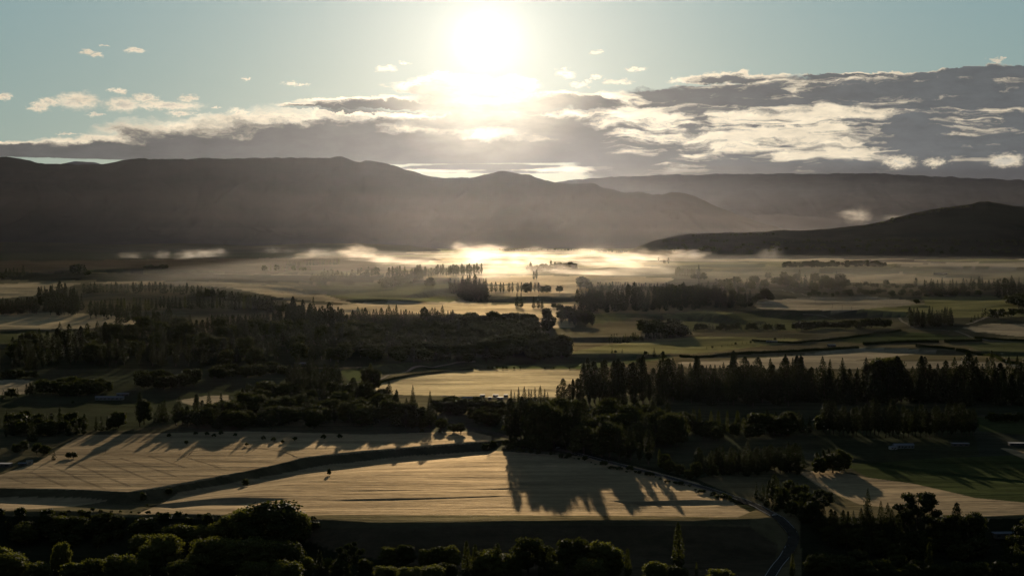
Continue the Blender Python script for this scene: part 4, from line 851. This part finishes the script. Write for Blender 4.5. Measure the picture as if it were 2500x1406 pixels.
TH = ['', '', 'twentieth', 'thirtieth', 'fortieth', 'fiftieth', 'sixtieth', 'seventieth', 'eightieth', 'ninetieth']
def ordw(n):
    if n >= 100: return 'hundred-and-' + (ordw(n - 100) if n > 100 else 'zeroth')
    if n < 20: return ONES[n]
    return TH[n // 10] if n % 10 == 0 else TENS[n // 10] + '-' + ONES[n % 10]
FRONTY = {}
order = sorted(range(len(TREES)), key=lambda i: -TREES[i][2])
chosen = {}; stuff = []
CAP = {'willow': 200, 'fir': 285, 'pine': 285, 'broad': 290, 'poplar': 200, 'gum': 50, 'shrub': 150}
for i in order:
    k = TREES[i][4]
    if len(chosen.setdefault(k, [])) < CAP[k]: chosen[k].append(i)
    else: stuff.append(i)
WORD = {'willow': 'green-topped tree', 'fir': 'fir', 'pine': 'pine', 'poplar': 'poplar', 'broad': 'round-crowned tree', 'gum': 'open-crowned gum tree', 'shrub': 'shrub'}
NTREE = 0
for k, ids in chosen.items():
    bykey = {}
    for i in ids: bykey.setdefault(TREES[i][5], []).append(i)
    for key, li in bykey.items():
        words, grp, adj = PLACES[key]
        li.sort(key=lambda i: TREES[i][0])
        hs = sorted(TREES[i][2] for i in li)
        for n, i in enumerate(li):
            X, Y, h, w, kind, _ = TREES[i]
            H_ = h * mpp[i] * (RNG.uniform(0.82, 1.16) if len(li) > 14 else 1); p = POS[i]
            lod = 0 if h > 46 else 1 if h > 15 else 2
            var = int(RNG.integers(NVAR))
            if lod == 0:
                o = bpy.data.objects.new(NAMEK[kind], None); o.empty_display_size = 1; COL.objects.link(o)
                link('trunk', tree_mesh(kind, 0, var, 'trunk'), o); link('crown', tree_mesh(kind, 0, var, 'crown'), o)
            else:
                o = link(NAMEK[kind], tree_mesh(kind, lod, var, 'whole'))
            o.location = (p[0], p[1], p[2] - 0.01 * H_); o.scale = (H_ * w, H_ * w, H_); o.rotation_euler = (0, 0, RNG.uniform(0, 6.28))
            if len(li) == 1: lab = f"the only {WORD[k]} of {words}"
            else: lab = f"{ordw(n + 1)} {WORD[k]} from the left in {words}"
            tag(o, lab, CATK[k], grp.replace('trees', CATK[k] + 's') if len(li) > 1 else None); NTREE += 1
# the rest of the woods, which nobody could count tree by tree
for k in sorted(set(TREES[i][4] for i in stuff)):
    Vs, Qs, Ms, base = [], [], [], 0
    for i in stuff:
        X, Y, h, w, kind, _ = TREES[i]
        if kind != k: continue
        cv, cq, tv, tq = tmpl(kind, 2 if h < 26 else 1, int(RNG.integers(NVAR)))
        a = RNG.uniform(0, 6.28); H_ = h * mpp[i]
        v = np.vstack([cv, tv]); q = np.vstack([cq, tq + len(cv)])
        c_, s_ = math.cos(a) * H_ * w, math.sin(a) * H_ * w
        vv = np.stack([v[:, 0] * c_ - v[:, 1] * s_, v[:, 0] * s_ + v[:, 1] * c_, v[:, 2] * H_], 1) + POS[i]
        Vs.append(vv); Qs.append(q + base); Ms.append(np.r_[np.zeros(len(cq)), np.ones(len(tq))]); base += len(vv)
    if Vs:
        o = link({'fir': 'fir_woodland', 'pine': 'pine_woodland', 'broad': 'broadleaf_woodland'}.get(k, 'woodland'), mesh_np('woodland', np.vstack(Vs), np.vstack(Qs), [MATK[k], m_bark], mi=np.concatenate(Ms)))
        tag(o, kind='stuff')
print('TREES', len(TREES), 'individual', NTREE, 'stuff', len(stuff), {k: len(v) for k, v in chosen.items()})
# ------------------------------------------------------------------ farm buildings, cars, poles, hedges
m_tin = simple('tin_roof', (0.30, 0.28, 0.24), 0.72, 0.25, 0.8, 0.15)
m_tin2 = simple('painted_roof', (0.24, 0.25, 0.28), 0.8, 0.1, 0.8, 0.15)
m_wall = simple('weatherboard', (0.55, 0.52, 0.47), 0.8, 0.2, 0.6, 0.15)
m_gwall = simple('grey_boards', (0.28, 0.27, 0.25), 0.8, 0.1, 0.6, 0.2)
m_dwall = simple('dark_boards', (0.16, 0.14, 0.12), 0.8, 0.2, 0.6, 0.2)
m_glass = simple('window_glass', (0.05, 0.055, 0.06), 0.12, 0.6, 0.5, 0.1)
m_white = simple('white_car_paint', (0.8, 0.8, 0.8), 0.25, 0.5, 0.5, 0.03)
m_grey = simple('dark_car_paint', (0.09, 0.10, 0.12), 0.25, 0.5, 0.5, 0.05)
m_tyre = simple('tyre_rubber', (0.03, 0.03, 0.03), 0.8, 0.2, 1)
m_wood = simple('pole_wood', (0.16, 0.13, 0.10), 0.85, 0.2, 1)
def bm_mesh(name, boxes, m):
    """boxes: (cx, cy, cz, sx, sy, sz[, top scale x, top scale y])"""
    V = []; Q = []
    for b in boxes:
        cx, cy, cz, sx, sy, sz = b[:6]; tx, ty = (b[6], b[7]) if len(b) > 6 else (1, 1); n = len(V)
        for dz, kx, ky in ((-.5, 1, 1), (.5, tx, ty)):
            for ex, ey in ((-.5, -.5), (.5, -.5), (.5, .5), (-.5, .5)): V.append((cx + ex * sx * kx, cy + ey * sy * ky, cz + dz * sz))
        Q += [(n, n + 3, n + 2, n + 1), (n + 4, n + 5, n + 6, n + 7)] + [(n + i, n + (i + 1) % 4, n + 4 + (i + 1) % 4, n + 4 + i) for i in range(4)]
    return mesh_np(name, V, Q, m)
def building(name, X, Y, L, W_, H_, rot, label, cat, wall=None, roof=None, pitch=1.6, nwin=4, group=None, gable=True):
    wall = wall or m_wall; roof = roof or m_tin
    p = hit(X, Y)[0]
    o = bpy.data.objects.new(name, None); COL.objects.link(o); o.location = p; o.rotation_euler = (0, 0, R(rot))
    tag(o, label, cat, group)
    link('wall', bm_mesh('wall', [(0, 0, H_ / 2 - 0.5, L, W_, H_ + 1)], wall), o)
    e = 0.5
    if gable:
        V = []; 
        for x in (-L / 2 - e, L / 2 + e):
            V += [(x, -W_ / 2 - e, H_ - 0.1), (x, 0, H_ + pitch), (x, W_ / 2 + e, H_ - 0.1), (x, -W_ / 2 - e, H_ + 0.05), (x, 0, H_ + pitch + 0.15), (x, W_ / 2 + e, H_ + 0.05)]
        Q = [(3, 9, 10, 4), (4, 10, 11, 5), (0, 1, 7, 6), (1, 2, 8, 7), (0, 6, 9, 3), (2, 5, 11, 8), (0, 3, 4, 1), (1, 4, 5, 2), (6, 7, 10, 9), (7, 8, 11, 10)]
        link('roof', mesh_np('roof', V, Q, roof), o)
        G = [(-L / 2 + .02, -W_ / 2, H_), (-L / 2 + .02, W_ / 2, H_), (-L / 2 + .02, 0, H_ + pitch - .1), (L / 2 - .02, -W_ / 2, H_), (L / 2 - .02, W_ / 2, H_), (L / 2 - .02, 0, H_ + pitch - .1)]
        link('gable', mesh_np('gable', G, [(0, 2, 1), (3, 4, 5)], wall), o)
    else:
        link('roof', bm_mesh('roof', [(0, 0, H_ + 0.17, L + 1, W_ + 1, 0.3)], roof), o)
    for i in range(nwin):
        x = (i + 0.5) / nwin * L - L / 2
        link('window', bm_mesh('window', [(x, -W_ / 2 - 0.03, H_ * 0.55, L / nwin * 0.45, 0.1, H_ * 0.35)], m_glass), o)
    link('door', bm_mesh('door', [(L * 0.02 + (L / max(nwin, 1)) * 0.5 * (nwin % 2 == 1), -W_ / 2 - 0.04, 1.05, 1.2, 0.12, 2.1)], m_dwall), o)
    return o
building('barn', 1152, 978, 32, 14, 5, 8, 'long grey-roofed barn at the near edge of the round gold field', 'barn', m_dwall, m_tin2, 2.2)
building('farmhouse', 1290, 984, 26, 12, 4.5, -6, 'pale roofed house in front of the fir group by the round gold field', 'house', m_wall, m_tin2, 2.4)
for X, Y, L, W_, rot, lab in [(1178, 968, 8, 4, 10, 'first bright metal roofed shed from the left by the round gold field'), (1196, 974, 5, 4, -12, 'small shed with a glaring roof below the row of bright sheds'), (1210, 968, 9, 4, 4, 'middle bright metal roofed shed of the row by the round gold field'),
                              (1221, 974, 10, 5, -16, 'widest bright roofed shed nearest the trees by the round gold field'), (1235, 968, 7, 4, 6, 'last bright metal roofed shed on the right by the round gold field'), (1112, 980, 6, 4, 20, 'little bright roofed hut left of the long barn')]:
    building('shed', X, Y, L, W_, 3.2, rot, lab, 'shed', m_dwall, m_tin, 0.5, 2, 'bright roofed sheds by the round field', gable=False)
building('farmhouse', 268, 975, 46, 13, 4, 2, 'long pale farmhouse on the shaded meadow at the left', 'house', m_gwall, m_tin2, 1.8, 7)
building('shed', 300, 966, 20, 9, 3.6, 6, 'smaller shed just behind the long pale farmhouse at the left', 'shed', m_dwall, m_tin2, 1.4, 3)
building('barn', 12, 1139, 15, 9, 4, -4, 'pale flat roofed barn at the very left edge beside the wheat field', 'barn', m_dwall, m_tin2, 0.6, 2, gable=False)
building('shed', 72, 1132, 7, 6, 3.2, 25, 'small white gabled shed beside the wheat field corner at the left', 'shed', m_wall, m_tin, 1.6, 1)
building('shed', 55, 1136, 9, 6, 2.8, 8, 'low dark shed next to the small white gabled shed', 'shed', m_dwall, m_tin2, 1.0, 1)
building('farmhouse', 2205, 1093, 26, 10, 4, 3, 'white house with large windows on the dark slope at the right', 'house', m_gwall, m_tin2, 1.8, 6)
building('shed', 2180, 1096, 9, 7, 3, 10, 'small pale shed left of the white house with large windows', 'shed', m_wall, m_tin2, 1.4, 2)
building('barn', 2344, 1088, 22, 9, 3.4, -3, 'low white roofed barn near the right edge above the lit strip', 'barn', m_dwall, m_tin2, 0.8, 3, gable=False)
building('barn', 2484, 1087, 22, 9, 3.4, -3, 'second low white roofed barn, at the right edge above the lit strip', 'barn', m_dwall, m_tin2, 0.8, 3, gable=False)
building('barn', 2452, 1310, 22, 10, 4, 4, 'blue-grey roofed barn among the dark trees at the lower right', 'barn', m_dwall, m_tin2, 0.8, 3, gable=False)
building('barn', 2500, 1306, 16, 10, 4, 4, 'second blue-grey roofed barn cut by the right edge of the view', 'barn', m_dwall, m_tin2, 0.8, 3, gable=False)
building('shed', 1884, 836, 26, 9, 3.5, 2, 'long low shed beyond the young tree line on the lit bank', 'shed', m_dwall, m_tin2, 1.0, 4)
building('farmhouse', 2030, 846, 18, 10, 4, 12, 'dark roofed farmhouse among the hedges at the right', 'house', m_dwall, m_tin2, 2, 4)
building('barn', 2296, 670, 60, 16, 6, 0, 'long pale roofed barn far out on the bright right plain', 'barn', m_dwall, m_tin2, 1.2, 3)
building('shed', 740, 890, 34, 10, 3.5, 0, 'long dim roofed shed below the big dark wood at left centre', 'shed', m_dwall, m_tin2, 1.0, 3)
def car(X, Y, rot, m, label, sc=1.0):
    p = hit(X, Y)[0]
    o = bpy.data.objects.new('car', None); COL.objects.link(o); o.location = (p[0], p[1], p[2] + 0.55); o.rotation_euler = (0, 0, R(rot)); o.scale = (sc,) * 3
    tag(o, label, 'car')
    b = link('body', bm_mesh('body', [(0, 0, 0.55, 4.4, 1.8, 0.6, 0.98, 0.94), (-0.15, 0, 1.13, 2.7, 1.62, 0.62, 0.68, 0.84)], m), o)
    link('windscreen', bm_mesh('windscreen', [(-0.15, 0, 1.14, 2.74, 1.5, 0.42, 0.76, 0.9), (-0.15, 0, 1.14, 2.3, 1.66, 0.38, 0.76, 0.88)], m_glass), o)
    for x in (-1.35, 1.35):
        for y in (-0.85, 0.85):
            an = np.linspace(0, 2 * np.pi, 12, endpoint=False)
            V = [(x + 0.33 * math.cos(q), y - 0.1, 0.33 + 0.33 * math.sin(q)) for q in an] + [(x + 0.33 * math.cos(q), y + 0.1, 0.33 + 0.33 * math.sin(q)) for q in an]
            me = bpy.data.meshes.new('wheel'); me.from_pydata(V, [], [tuple(range(12))[::-1], tuple(range(12, 24))] + [(i, (i + 1) % 12, 12 + (i + 1) % 12, 12 + i) for i in range(12)]); me.materials.append(m_tyre)
            link('wheel', me, o)
    return o
car(1890, 1259, 35, m_white, 'silver-white car driving on the upper part of the curving road')
car(1926, 1333, 75, m_grey, 'dark car driving down the lower part of the curving road')
car(1089, 1028, 40, m_white, 'white car parked in the gap of the trees where the road starts')
car(95, 1378, 10, m_white, 'white car parked on the dark flat at the bottom left', 1.4)
car(1362, 1094, 40, m_white, 'pale car on the shaded stretch of road above the wheat field')
# power poles across the right-hand paddocks
pole_me = bm_mesh('pole', [(0, 0, 5.2, 0.45, 0.45, 11.4, 0.6, 0.6)], m_wood); arm_me = bm_mesh('crossarm', [(0, 0, 10.0, 3.4, 0.25, 0.3)], m_wood)
ins_me = bm_mesh('insulator', [(-1.5, 0, 10.4, 0.2, 0.2, 0.45), (1.5, 0, 10.4, 0.2, 0.2, 0.45), (0, 0, 11.1, 0.2, 0.2, 0.4)], m_glass)
for n, (X, Y, s_) in enumerate([(1990, 741, 1.1), (2032, 752, 1.3), (2056, 757, 1.4), (2079, 762, 1.4), (2108, 768, 1.5), (2140, 776, 1.5), (258, 1106, 0.55), (2285, 822, 1.0), (2451, 852, 0.8)]):
    p = hit(X, Y)[0]; o = bpy.data.objects.new('power_pole', None); COL.objects.link(o); o.location = p; o.scale = (s_,) * 3; o.rotation_euler = (0, 0, R(25))
    link('pole', pole_me, o); link('crossarm', arm_me, o); link('insulator', ins_me, o)
    lab = f"{ordw(n + 1)} wooden power pole from the left on the pale right-hand paddock" if n < 6 else ['lone wooden pole above the left wheat field', 'wooden pole beside the farm track bend at the right', 'wooden pole on the dark green paddock at the right edge'][n - 6]
    tag(o, lab, 'power pole', 'power poles across the right-hand paddocks' if n < 6 else None)
# clipped hedges
def hedge(pts, h, wd, label):
    p = hit([q[0] for q in pts], [q[1] for q in pts])[:, :2]
    L = np.r_[0, np.cumsum(np.hypot(*np.diff(p, axis=0).T))]; n = int(L[-1] / 1.1) + 4
    rng = np.random.default_rng(int(pts[0][0]))
    # core
    s = np.arange(0, L[-1], 5.0); x = np.interp(s, L, p[:, 0]); y = np.interp(s, L, p[:, 1]); z = hz(x, y)
    hh = h * (0.88 + 0.3 * vnoise(s / 9, 0 * s, 5)); V = []
    sec = [(-.5, -.3), (-.42, .75), (-.2, 1), (.2, 1), (.42, .75), (.5, -.3)]
    dx_, dy_ = np.gradient(x), np.gradient(y); q = np.hypot(dx_, dy_); nx, ny = -dy_ / q, dx_ / q
    for a, b in sec: V.append(np.stack([x + nx * a * wd, y + ny * a * wd, z + b * hh * 0.9], 1))
    V = np.stack(V, 1); m_ = len(s); ix = np.arange(m_ * 6).reshape(m_, 6)
    Q = np.concatenate([np.stack([ix[:-1, :-1], ix[:-1, 1:], ix[1:, 1:], ix[1:, :-1]], -1).reshape(-1, 4), [[ix[0, 0], ix[0, 1], ix[0, 4], ix[0, 5]]], [[ix[-1, 0], ix[-1, 1], ix[-1, 4], ix[-1, 5]]]])
    V = V.reshape(-1, 3)
    k = n * 4; s = rng.uniform(0, L[-1], k); x = np.interp(s, L, p[:, 0]); y = np.interp(s, L, p[:, 1])
    C = np.stack([x + rng.normal(size=k) * wd * 0.3, y + rng.normal(size=k) * wd * 0.3, hz(x, y) + h * rng.uniform(0.2, 1.05, k)], 1)
    v, q_ = quads_at(rng, C, np.tile([0, 0, 1.0], (k, 1)), np.full(k, 0.75), 0.6)
    tag(link('hedge', mesh_np('hedge', np.vstack([V, v]), np.vstack([Q, q_ + len(V)]), m_hedge)), label, 'hedge')
hedge([(1660, 872), (1760, 868), (1870, 862), (1990, 856), (2100, 850)], 7, 6, 'long dark hedge between the two lit strips right of centre')
hedge([(2108, 842), (2170, 838), (2240, 836), (2296, 836)], 8, 6, 'thick clipped hedge along the bright green paddock')
hedge([(2306, 836), (2350, 834), (2400, 833)], 8, 6, 'short hedge right of the gap beside the green paddock')
hedge([(2236, 846), (2300, 850), (2330, 854)], 7, 6, 'short dark hedge below the thick clipped hedge')
hedge([(2335, 856), (2400, 868), (2450, 884), (2500, 892)], 7, 6, 'sloping hedge running to the right edge')
hedge([(1950, 838), (2040, 828), (2130, 816), (2200, 808)], 5, 5, 'thin hedge along the upper side of the green paddock')
hedge([(1836, 832), (1900, 836), (1960, 838)], 5, 5, 'low hedge beside the long low shed')
hedge([(2380, 826), (2440, 830), (2510, 833)], 6, 6, 'dark hedge above the right-hand meadow at the edge')
hedge([(870, 956), (930, 934), (1000, 918), (1100, 905), (1160, 903)], 5, 5, 'hedge curving round the far side of the round gold field')
# wheel tracks of the sprayer in the upper wheat field
m_track = simple('wheel_track', (0.20, 0.15, 0.10), 0.9, 0.0, 0.5)
for (a, b, c, d) in [(118, 1136, 255, 1193), (165, 1124, 316, 1186), (232, 1119, 383, 1176), (292, 1117, 433, 1164), (363, 1112, 454, 1142), (433, 1109, 538, 1142), (74, 1152, 161, 1187), (24, 1166, 64, 1180)]:
    for s_ in (-1.2, 1.2): ribbon('path', [(a, b), ((a + c) / 2, (b + d) / 2), (c, d)], 0.5, m_track, 0.12, side=s_)
ribbon('path', [(462, 1110), (470, 1102), (500, 1098), (560, 1096), (630, 1094), (690, 1102), (725, 1116), (742, 1118)], 1.6, m_track, 0.15)
ribbon('path', [(1130, 1060), (1165, 1064), (1180, 1070), (1160, 1076), (1110, 1080)], 0.8, m_track, 0.15)
# ------------------------------------------------------------------ air
def boxmesh(name, lo, hi, m):
    V = [(x, y, z) for x in (lo[0], hi[0]) for y in (lo[1], hi[1]) for z in (lo[2], hi[2])]
    Fc = [(0, 1, 3, 2), (4, 6, 7, 5), (0, 4, 5, 1), (2, 3, 7, 6), (0, 2, 6, 4), (1, 5, 7, 3)]
    return mesh_np(name, V, Fc, m)
m_haze, t, out = mat('haze')
pv = t.n.new('ShaderNodeVolumePrincipled')
t.set(pv.inputs['Color'], HAZE_C); pv.inputs['Density'].default_value = HAZE_D; pv.inputs['Anisotropy'].default_value = HAZE_G
t.l.new(pv.outputs[0], out.inputs['Volume'])
lo = GV[:, 2].min() - 2
haze = tag(link('haze', boxmesh('haze', (-60000, -1000, lo - 0.0), (60000, 60000, 1760), m_haze)), kind='stuff')
def pt(X, Y, D):
    a, z = ray(X, Y); return Vector((float(a) * D, D, CAMZ + float(z) * D))
def volmat(name, dens_fn, col=(1.0, 0.93, 0.84), g=0.72, rate=1.0):
    m, t, out = mat(name)
    pv = t.n.new('ShaderNodeVolumePrincipled'); t.set(pv.inputs['Color'], c4(col)); pv.inputs['Anisotropy'].default_value = g
    t.set(pv.inputs['Density'], dens_fn(t)); t.l.new(pv.outputs[0], out.inputs['Volume'])
    try: m.cycles.volume_step_rate = rate
    except Exception: pass
    return m
# main bank of fog lying on the plain below the sun: (column, distance, half width in columns, half depth in metres, top above the plain, density)
D0, D1 = float(dist(683)), float(dist(617))
BANK = [(1210, 8500, 330, 1000, 54, 1.0), (1500, 8600, 220, 900, 52, 1.0), (1250, 9700, 340, 600, 74, 0.85), (1530, 9700, 200, 600, 70, 0.85), (980, 9900, 190, 600, 54, 0.85), (1165, 11200, 130, 500, 140, 1.1), (1300, 11400, 120, 500, 110, 0.9), (1440, 11400, 120, 500, 105, 0.85), (1570, 10800, 130, 500, 95, 0.85), (880, 11000, 75, 350, 135, 1.0), (1290, 7400, 270, 520, 46, 1.0), (1540, 7600, 150, 480, 48, 1.0), (1670, 10600, 80, 350, 84, 1.0), (1060, 10800, 90, 400, 80, 0.85), (780, 11000, 80, 350, 74, 0.7), (1230, 6800, 150, 320, 34, 0.9), (1420, 7000, 120, 300, 36, 0.9), (1030, 9000, 130, 500, 44, 0.8)]
def bank_d(t):
    g = t.n.new('ShaderNodeNewGeometry'); P = g.outputs['Position']
    x, y, z = t.sep(P)[0:3]
    w = t.noise(t.v('MULTIPLY', P, (1 / 280, 1 / 3200, 1 / 90)), 1.0, 4, 0.6, col=True)
    Pq = t.v('ADD', P, t.v('MULTIPLY', t.v('SUBTRACT', w, (0.5, 0.5, 0.5)), (420, 1100, 110)))
    x, y, z = t.sep(Pq)[0:3]
    col = t.m('DIVIDE', x, y)
    n = t.noise(t.v('ADD', t.v('MULTIPLY', P, (1 / 150, 1 / 3000, 1 / 44)), t.v('SCALE', w, scale=1.5)), 1.0, 6, 0.62)
    tot = None
    for (X, D, hx, hd, top, k) in BANK:
        a = float(ray(X, 640)[0])
        e = t.v('LENGTH', t.comb(t.m('MULTIPLY', t.m('SUBTRACT', col, a), F / hx), t.m('MULTIPLY', t.m('SUBTRACT', y, D), 1.0 / hd), t.m('MULTIPLY', t.m('SUBTRACT', z, 96.0), 1.0 / (top * 1.15))), out=1)
        q = t.m('MULTIPLY', t.ss(1.0, 0.35, e), k)
        tot = q if tot is None else t.m('MAXIMUM', tot, q)
    d = t.ss(0.0, 1.25, t.m('ADD', t.m('MULTIPLY', tot, 1.25), t.m('MULTIPLY', t.m('SUBTRACT', n, 0.58), 3.2)))
    return t.m('MULTIPLY', t.m('MULTIPLY', t.m('ADD', d, t.m('MULTIPLY', tot, 0.10)), t.ss(0.0, 0.3, tot)), FOG_D)
m_fog = volmat('fog_volume', bank_d, col=(1.0, 0.87, 0.70), g=0.74, rate=FOG_RATE)
aL, aR = float(ray(700, 640)[0]), float(ray(1790, 640)[0])
# a closed hull wedge that only wraps the bank
yy0, yy1 = 6300.0, 12300.0
V = []
for y in (yy0, yy1):
    for a in (aL, aR):
        for z in (70.0, 260.0): V.append((a * y, y, z))
Fc = [f[::-1] for f in [(0, 1, 3, 2), (4, 6, 7, 5), (0, 4, 5, 1), (2, 3, 7, 6), (0, 2, 6, 4), (1, 5, 7, 3)]]
tag(link('fog_bank', mesh_np('fog_bank', V, Fc, m_fog)), kind='stuff')
# loose puffs drifting over the far flats: closed hulls with ragged density inside
def puff_d(t):
    tc = t.n.new('ShaderNodeTexCoord'); P = tc.outputs['Object']; oi = t.n.new('ShaderNodeObjectInfo')
    off = t.v('SCALE', (13.0, 7.0, 3.0), scale=oi.outputs['Random'])
    w = t.noise(t.v('ADD', t.v('MULTIPLY', P, (1.6, 1.6, 1.6)), off), 1.0, 3, 0.6, col=True)
    Pq = t.v('ADD', P, t.v('SCALE', t.v('SUBTRACT', w, (0.5, 0.5, 0.5)), scale=0.9))
    l = t.v('LENGTH', Pq, out=1)
    n = t.noise(t.v('ADD', t.v('MULTIPLY', P, (2.6, 2.6, 3.2)), off), 1.0, 5, 0.62)
    d = t.ss(0.15, 1.15, t.m('ADD', t.m('SUBTRACT', 0.95, l), t.m('MULTIPLY', t.m('SUBTRACT', n, 0.48), 2.6)))
    return t.m('MULTIPLY', t.m('MULTIPLY', d, t.ss(1.0, 0.8, t.v('LENGTH', P, out=1))), PUFF_D)
m_puff = volmat('mist_volume', puff_d, g=0.72, rate=PUFF_RATE)
def ico(n1=10, n2=16):
    th = np.linspace(0, np.pi, n1); az = np.linspace(0, 2 * np.pi, n2, endpoint=False)
    T_, A_ = np.meshgrid(th, az, indexing='ij')
    v = np.stack([np.sin(T_) * np.cos(A_), np.sin(T_) * np.sin(A_), np.cos(T_)], -1).reshape(-1, 3)
    ix = np.arange(n1 * n2).reshape(n1, n2)
    q = [[ix[i + 1, j], ix[i + 1, (j + 1) % n2], ix[i, (j + 1) % n2], ix[i, j]] for i in range(n1 - 1) for j in range(n2)]
    me = mesh_np('mist', v, np.array(q), m_puff); 
    import bmesh
    bm = bmesh.new(); bm.from_mesh(me); bmesh.ops.remove_doubles(bm, verts=bm.verts, dist=1e-5); bm.to_mesh(me); bm.free()
    return me
pm = ico()
PUFFS = [(320, 633, 24, 15, 10500), (395, 623, 17, 10, 11000), (455, 628, 24, 15, 11000), (495, 619, 36, 9, 11200), (535, 613, 16, 7, 11300), (666, 611, 14, 8, 12000), (705, 613, 13, 5, 12000), (775, 614, 26, 7, 12000),
         (1683, 621, 34, 8, 10800), (1712, 623, 18, 6, 10800), (1862, 620, 12, 10, 9800), (1885, 619, 18, 12, 9800), (2068, 520, 20, 5, 13800), (2088, 528, 24, 14, 13800), (2108, 524, 15, 15, 13700), (2183, 532, 18, 6, 13700), (1046, 702, 70, 7, 6900), (1430, 641, 50, 8, 9500)]
for (X, Y, rx, ry, D) in PUFFS:
    o = link('mist', pm); o.location = pt(X, Y, D); s_ = D / F
    o.scale = (rx * s_ * 2.0, rx * s_ * 1.8, ry * s_ * 1.9)
    tag(o, kind='stuff')
# thin ground mist over the flats beyond the woods
# cut short left of the sun to keep the left plain dark
m_gm = volmat('ground_mist_volume', lambda t: GM_D, col=(1.0, 0.92, 0.80), g=0.82)
tag(link('ground_mist', boxmesh('ground_mist', (-1500, 5600, 40), (5200, 13600, 132), m_gm)), kind='stuff')
m_vm = volmat('valley_mist_volume', lambda t: VM_D, col=(1.0, 0.90, 0.86), g=0.85)
for i, (h_, y0_) in enumerate([(190, 14200), (330, 14800), (500, 15400), (720, 16000)]):
    tag(link('valley_mist', boxmesh('valley_mist', (-9000 + 300 * i, y0_, 50 - i), (9500 - 300 * i, 24000 - 700 * i, h_), m_vm)), kind='stuff')

m_bm = volmat('range_mist_volume', lambda t: BM_D, col=(0.9, 0.92, 1.0), g=0.87)
tag(link('valley_mist', boxmesh('valley_mist', (-12000, 25600, 40), (15000, 32500, 1150), m_bm)), kind='stuff')
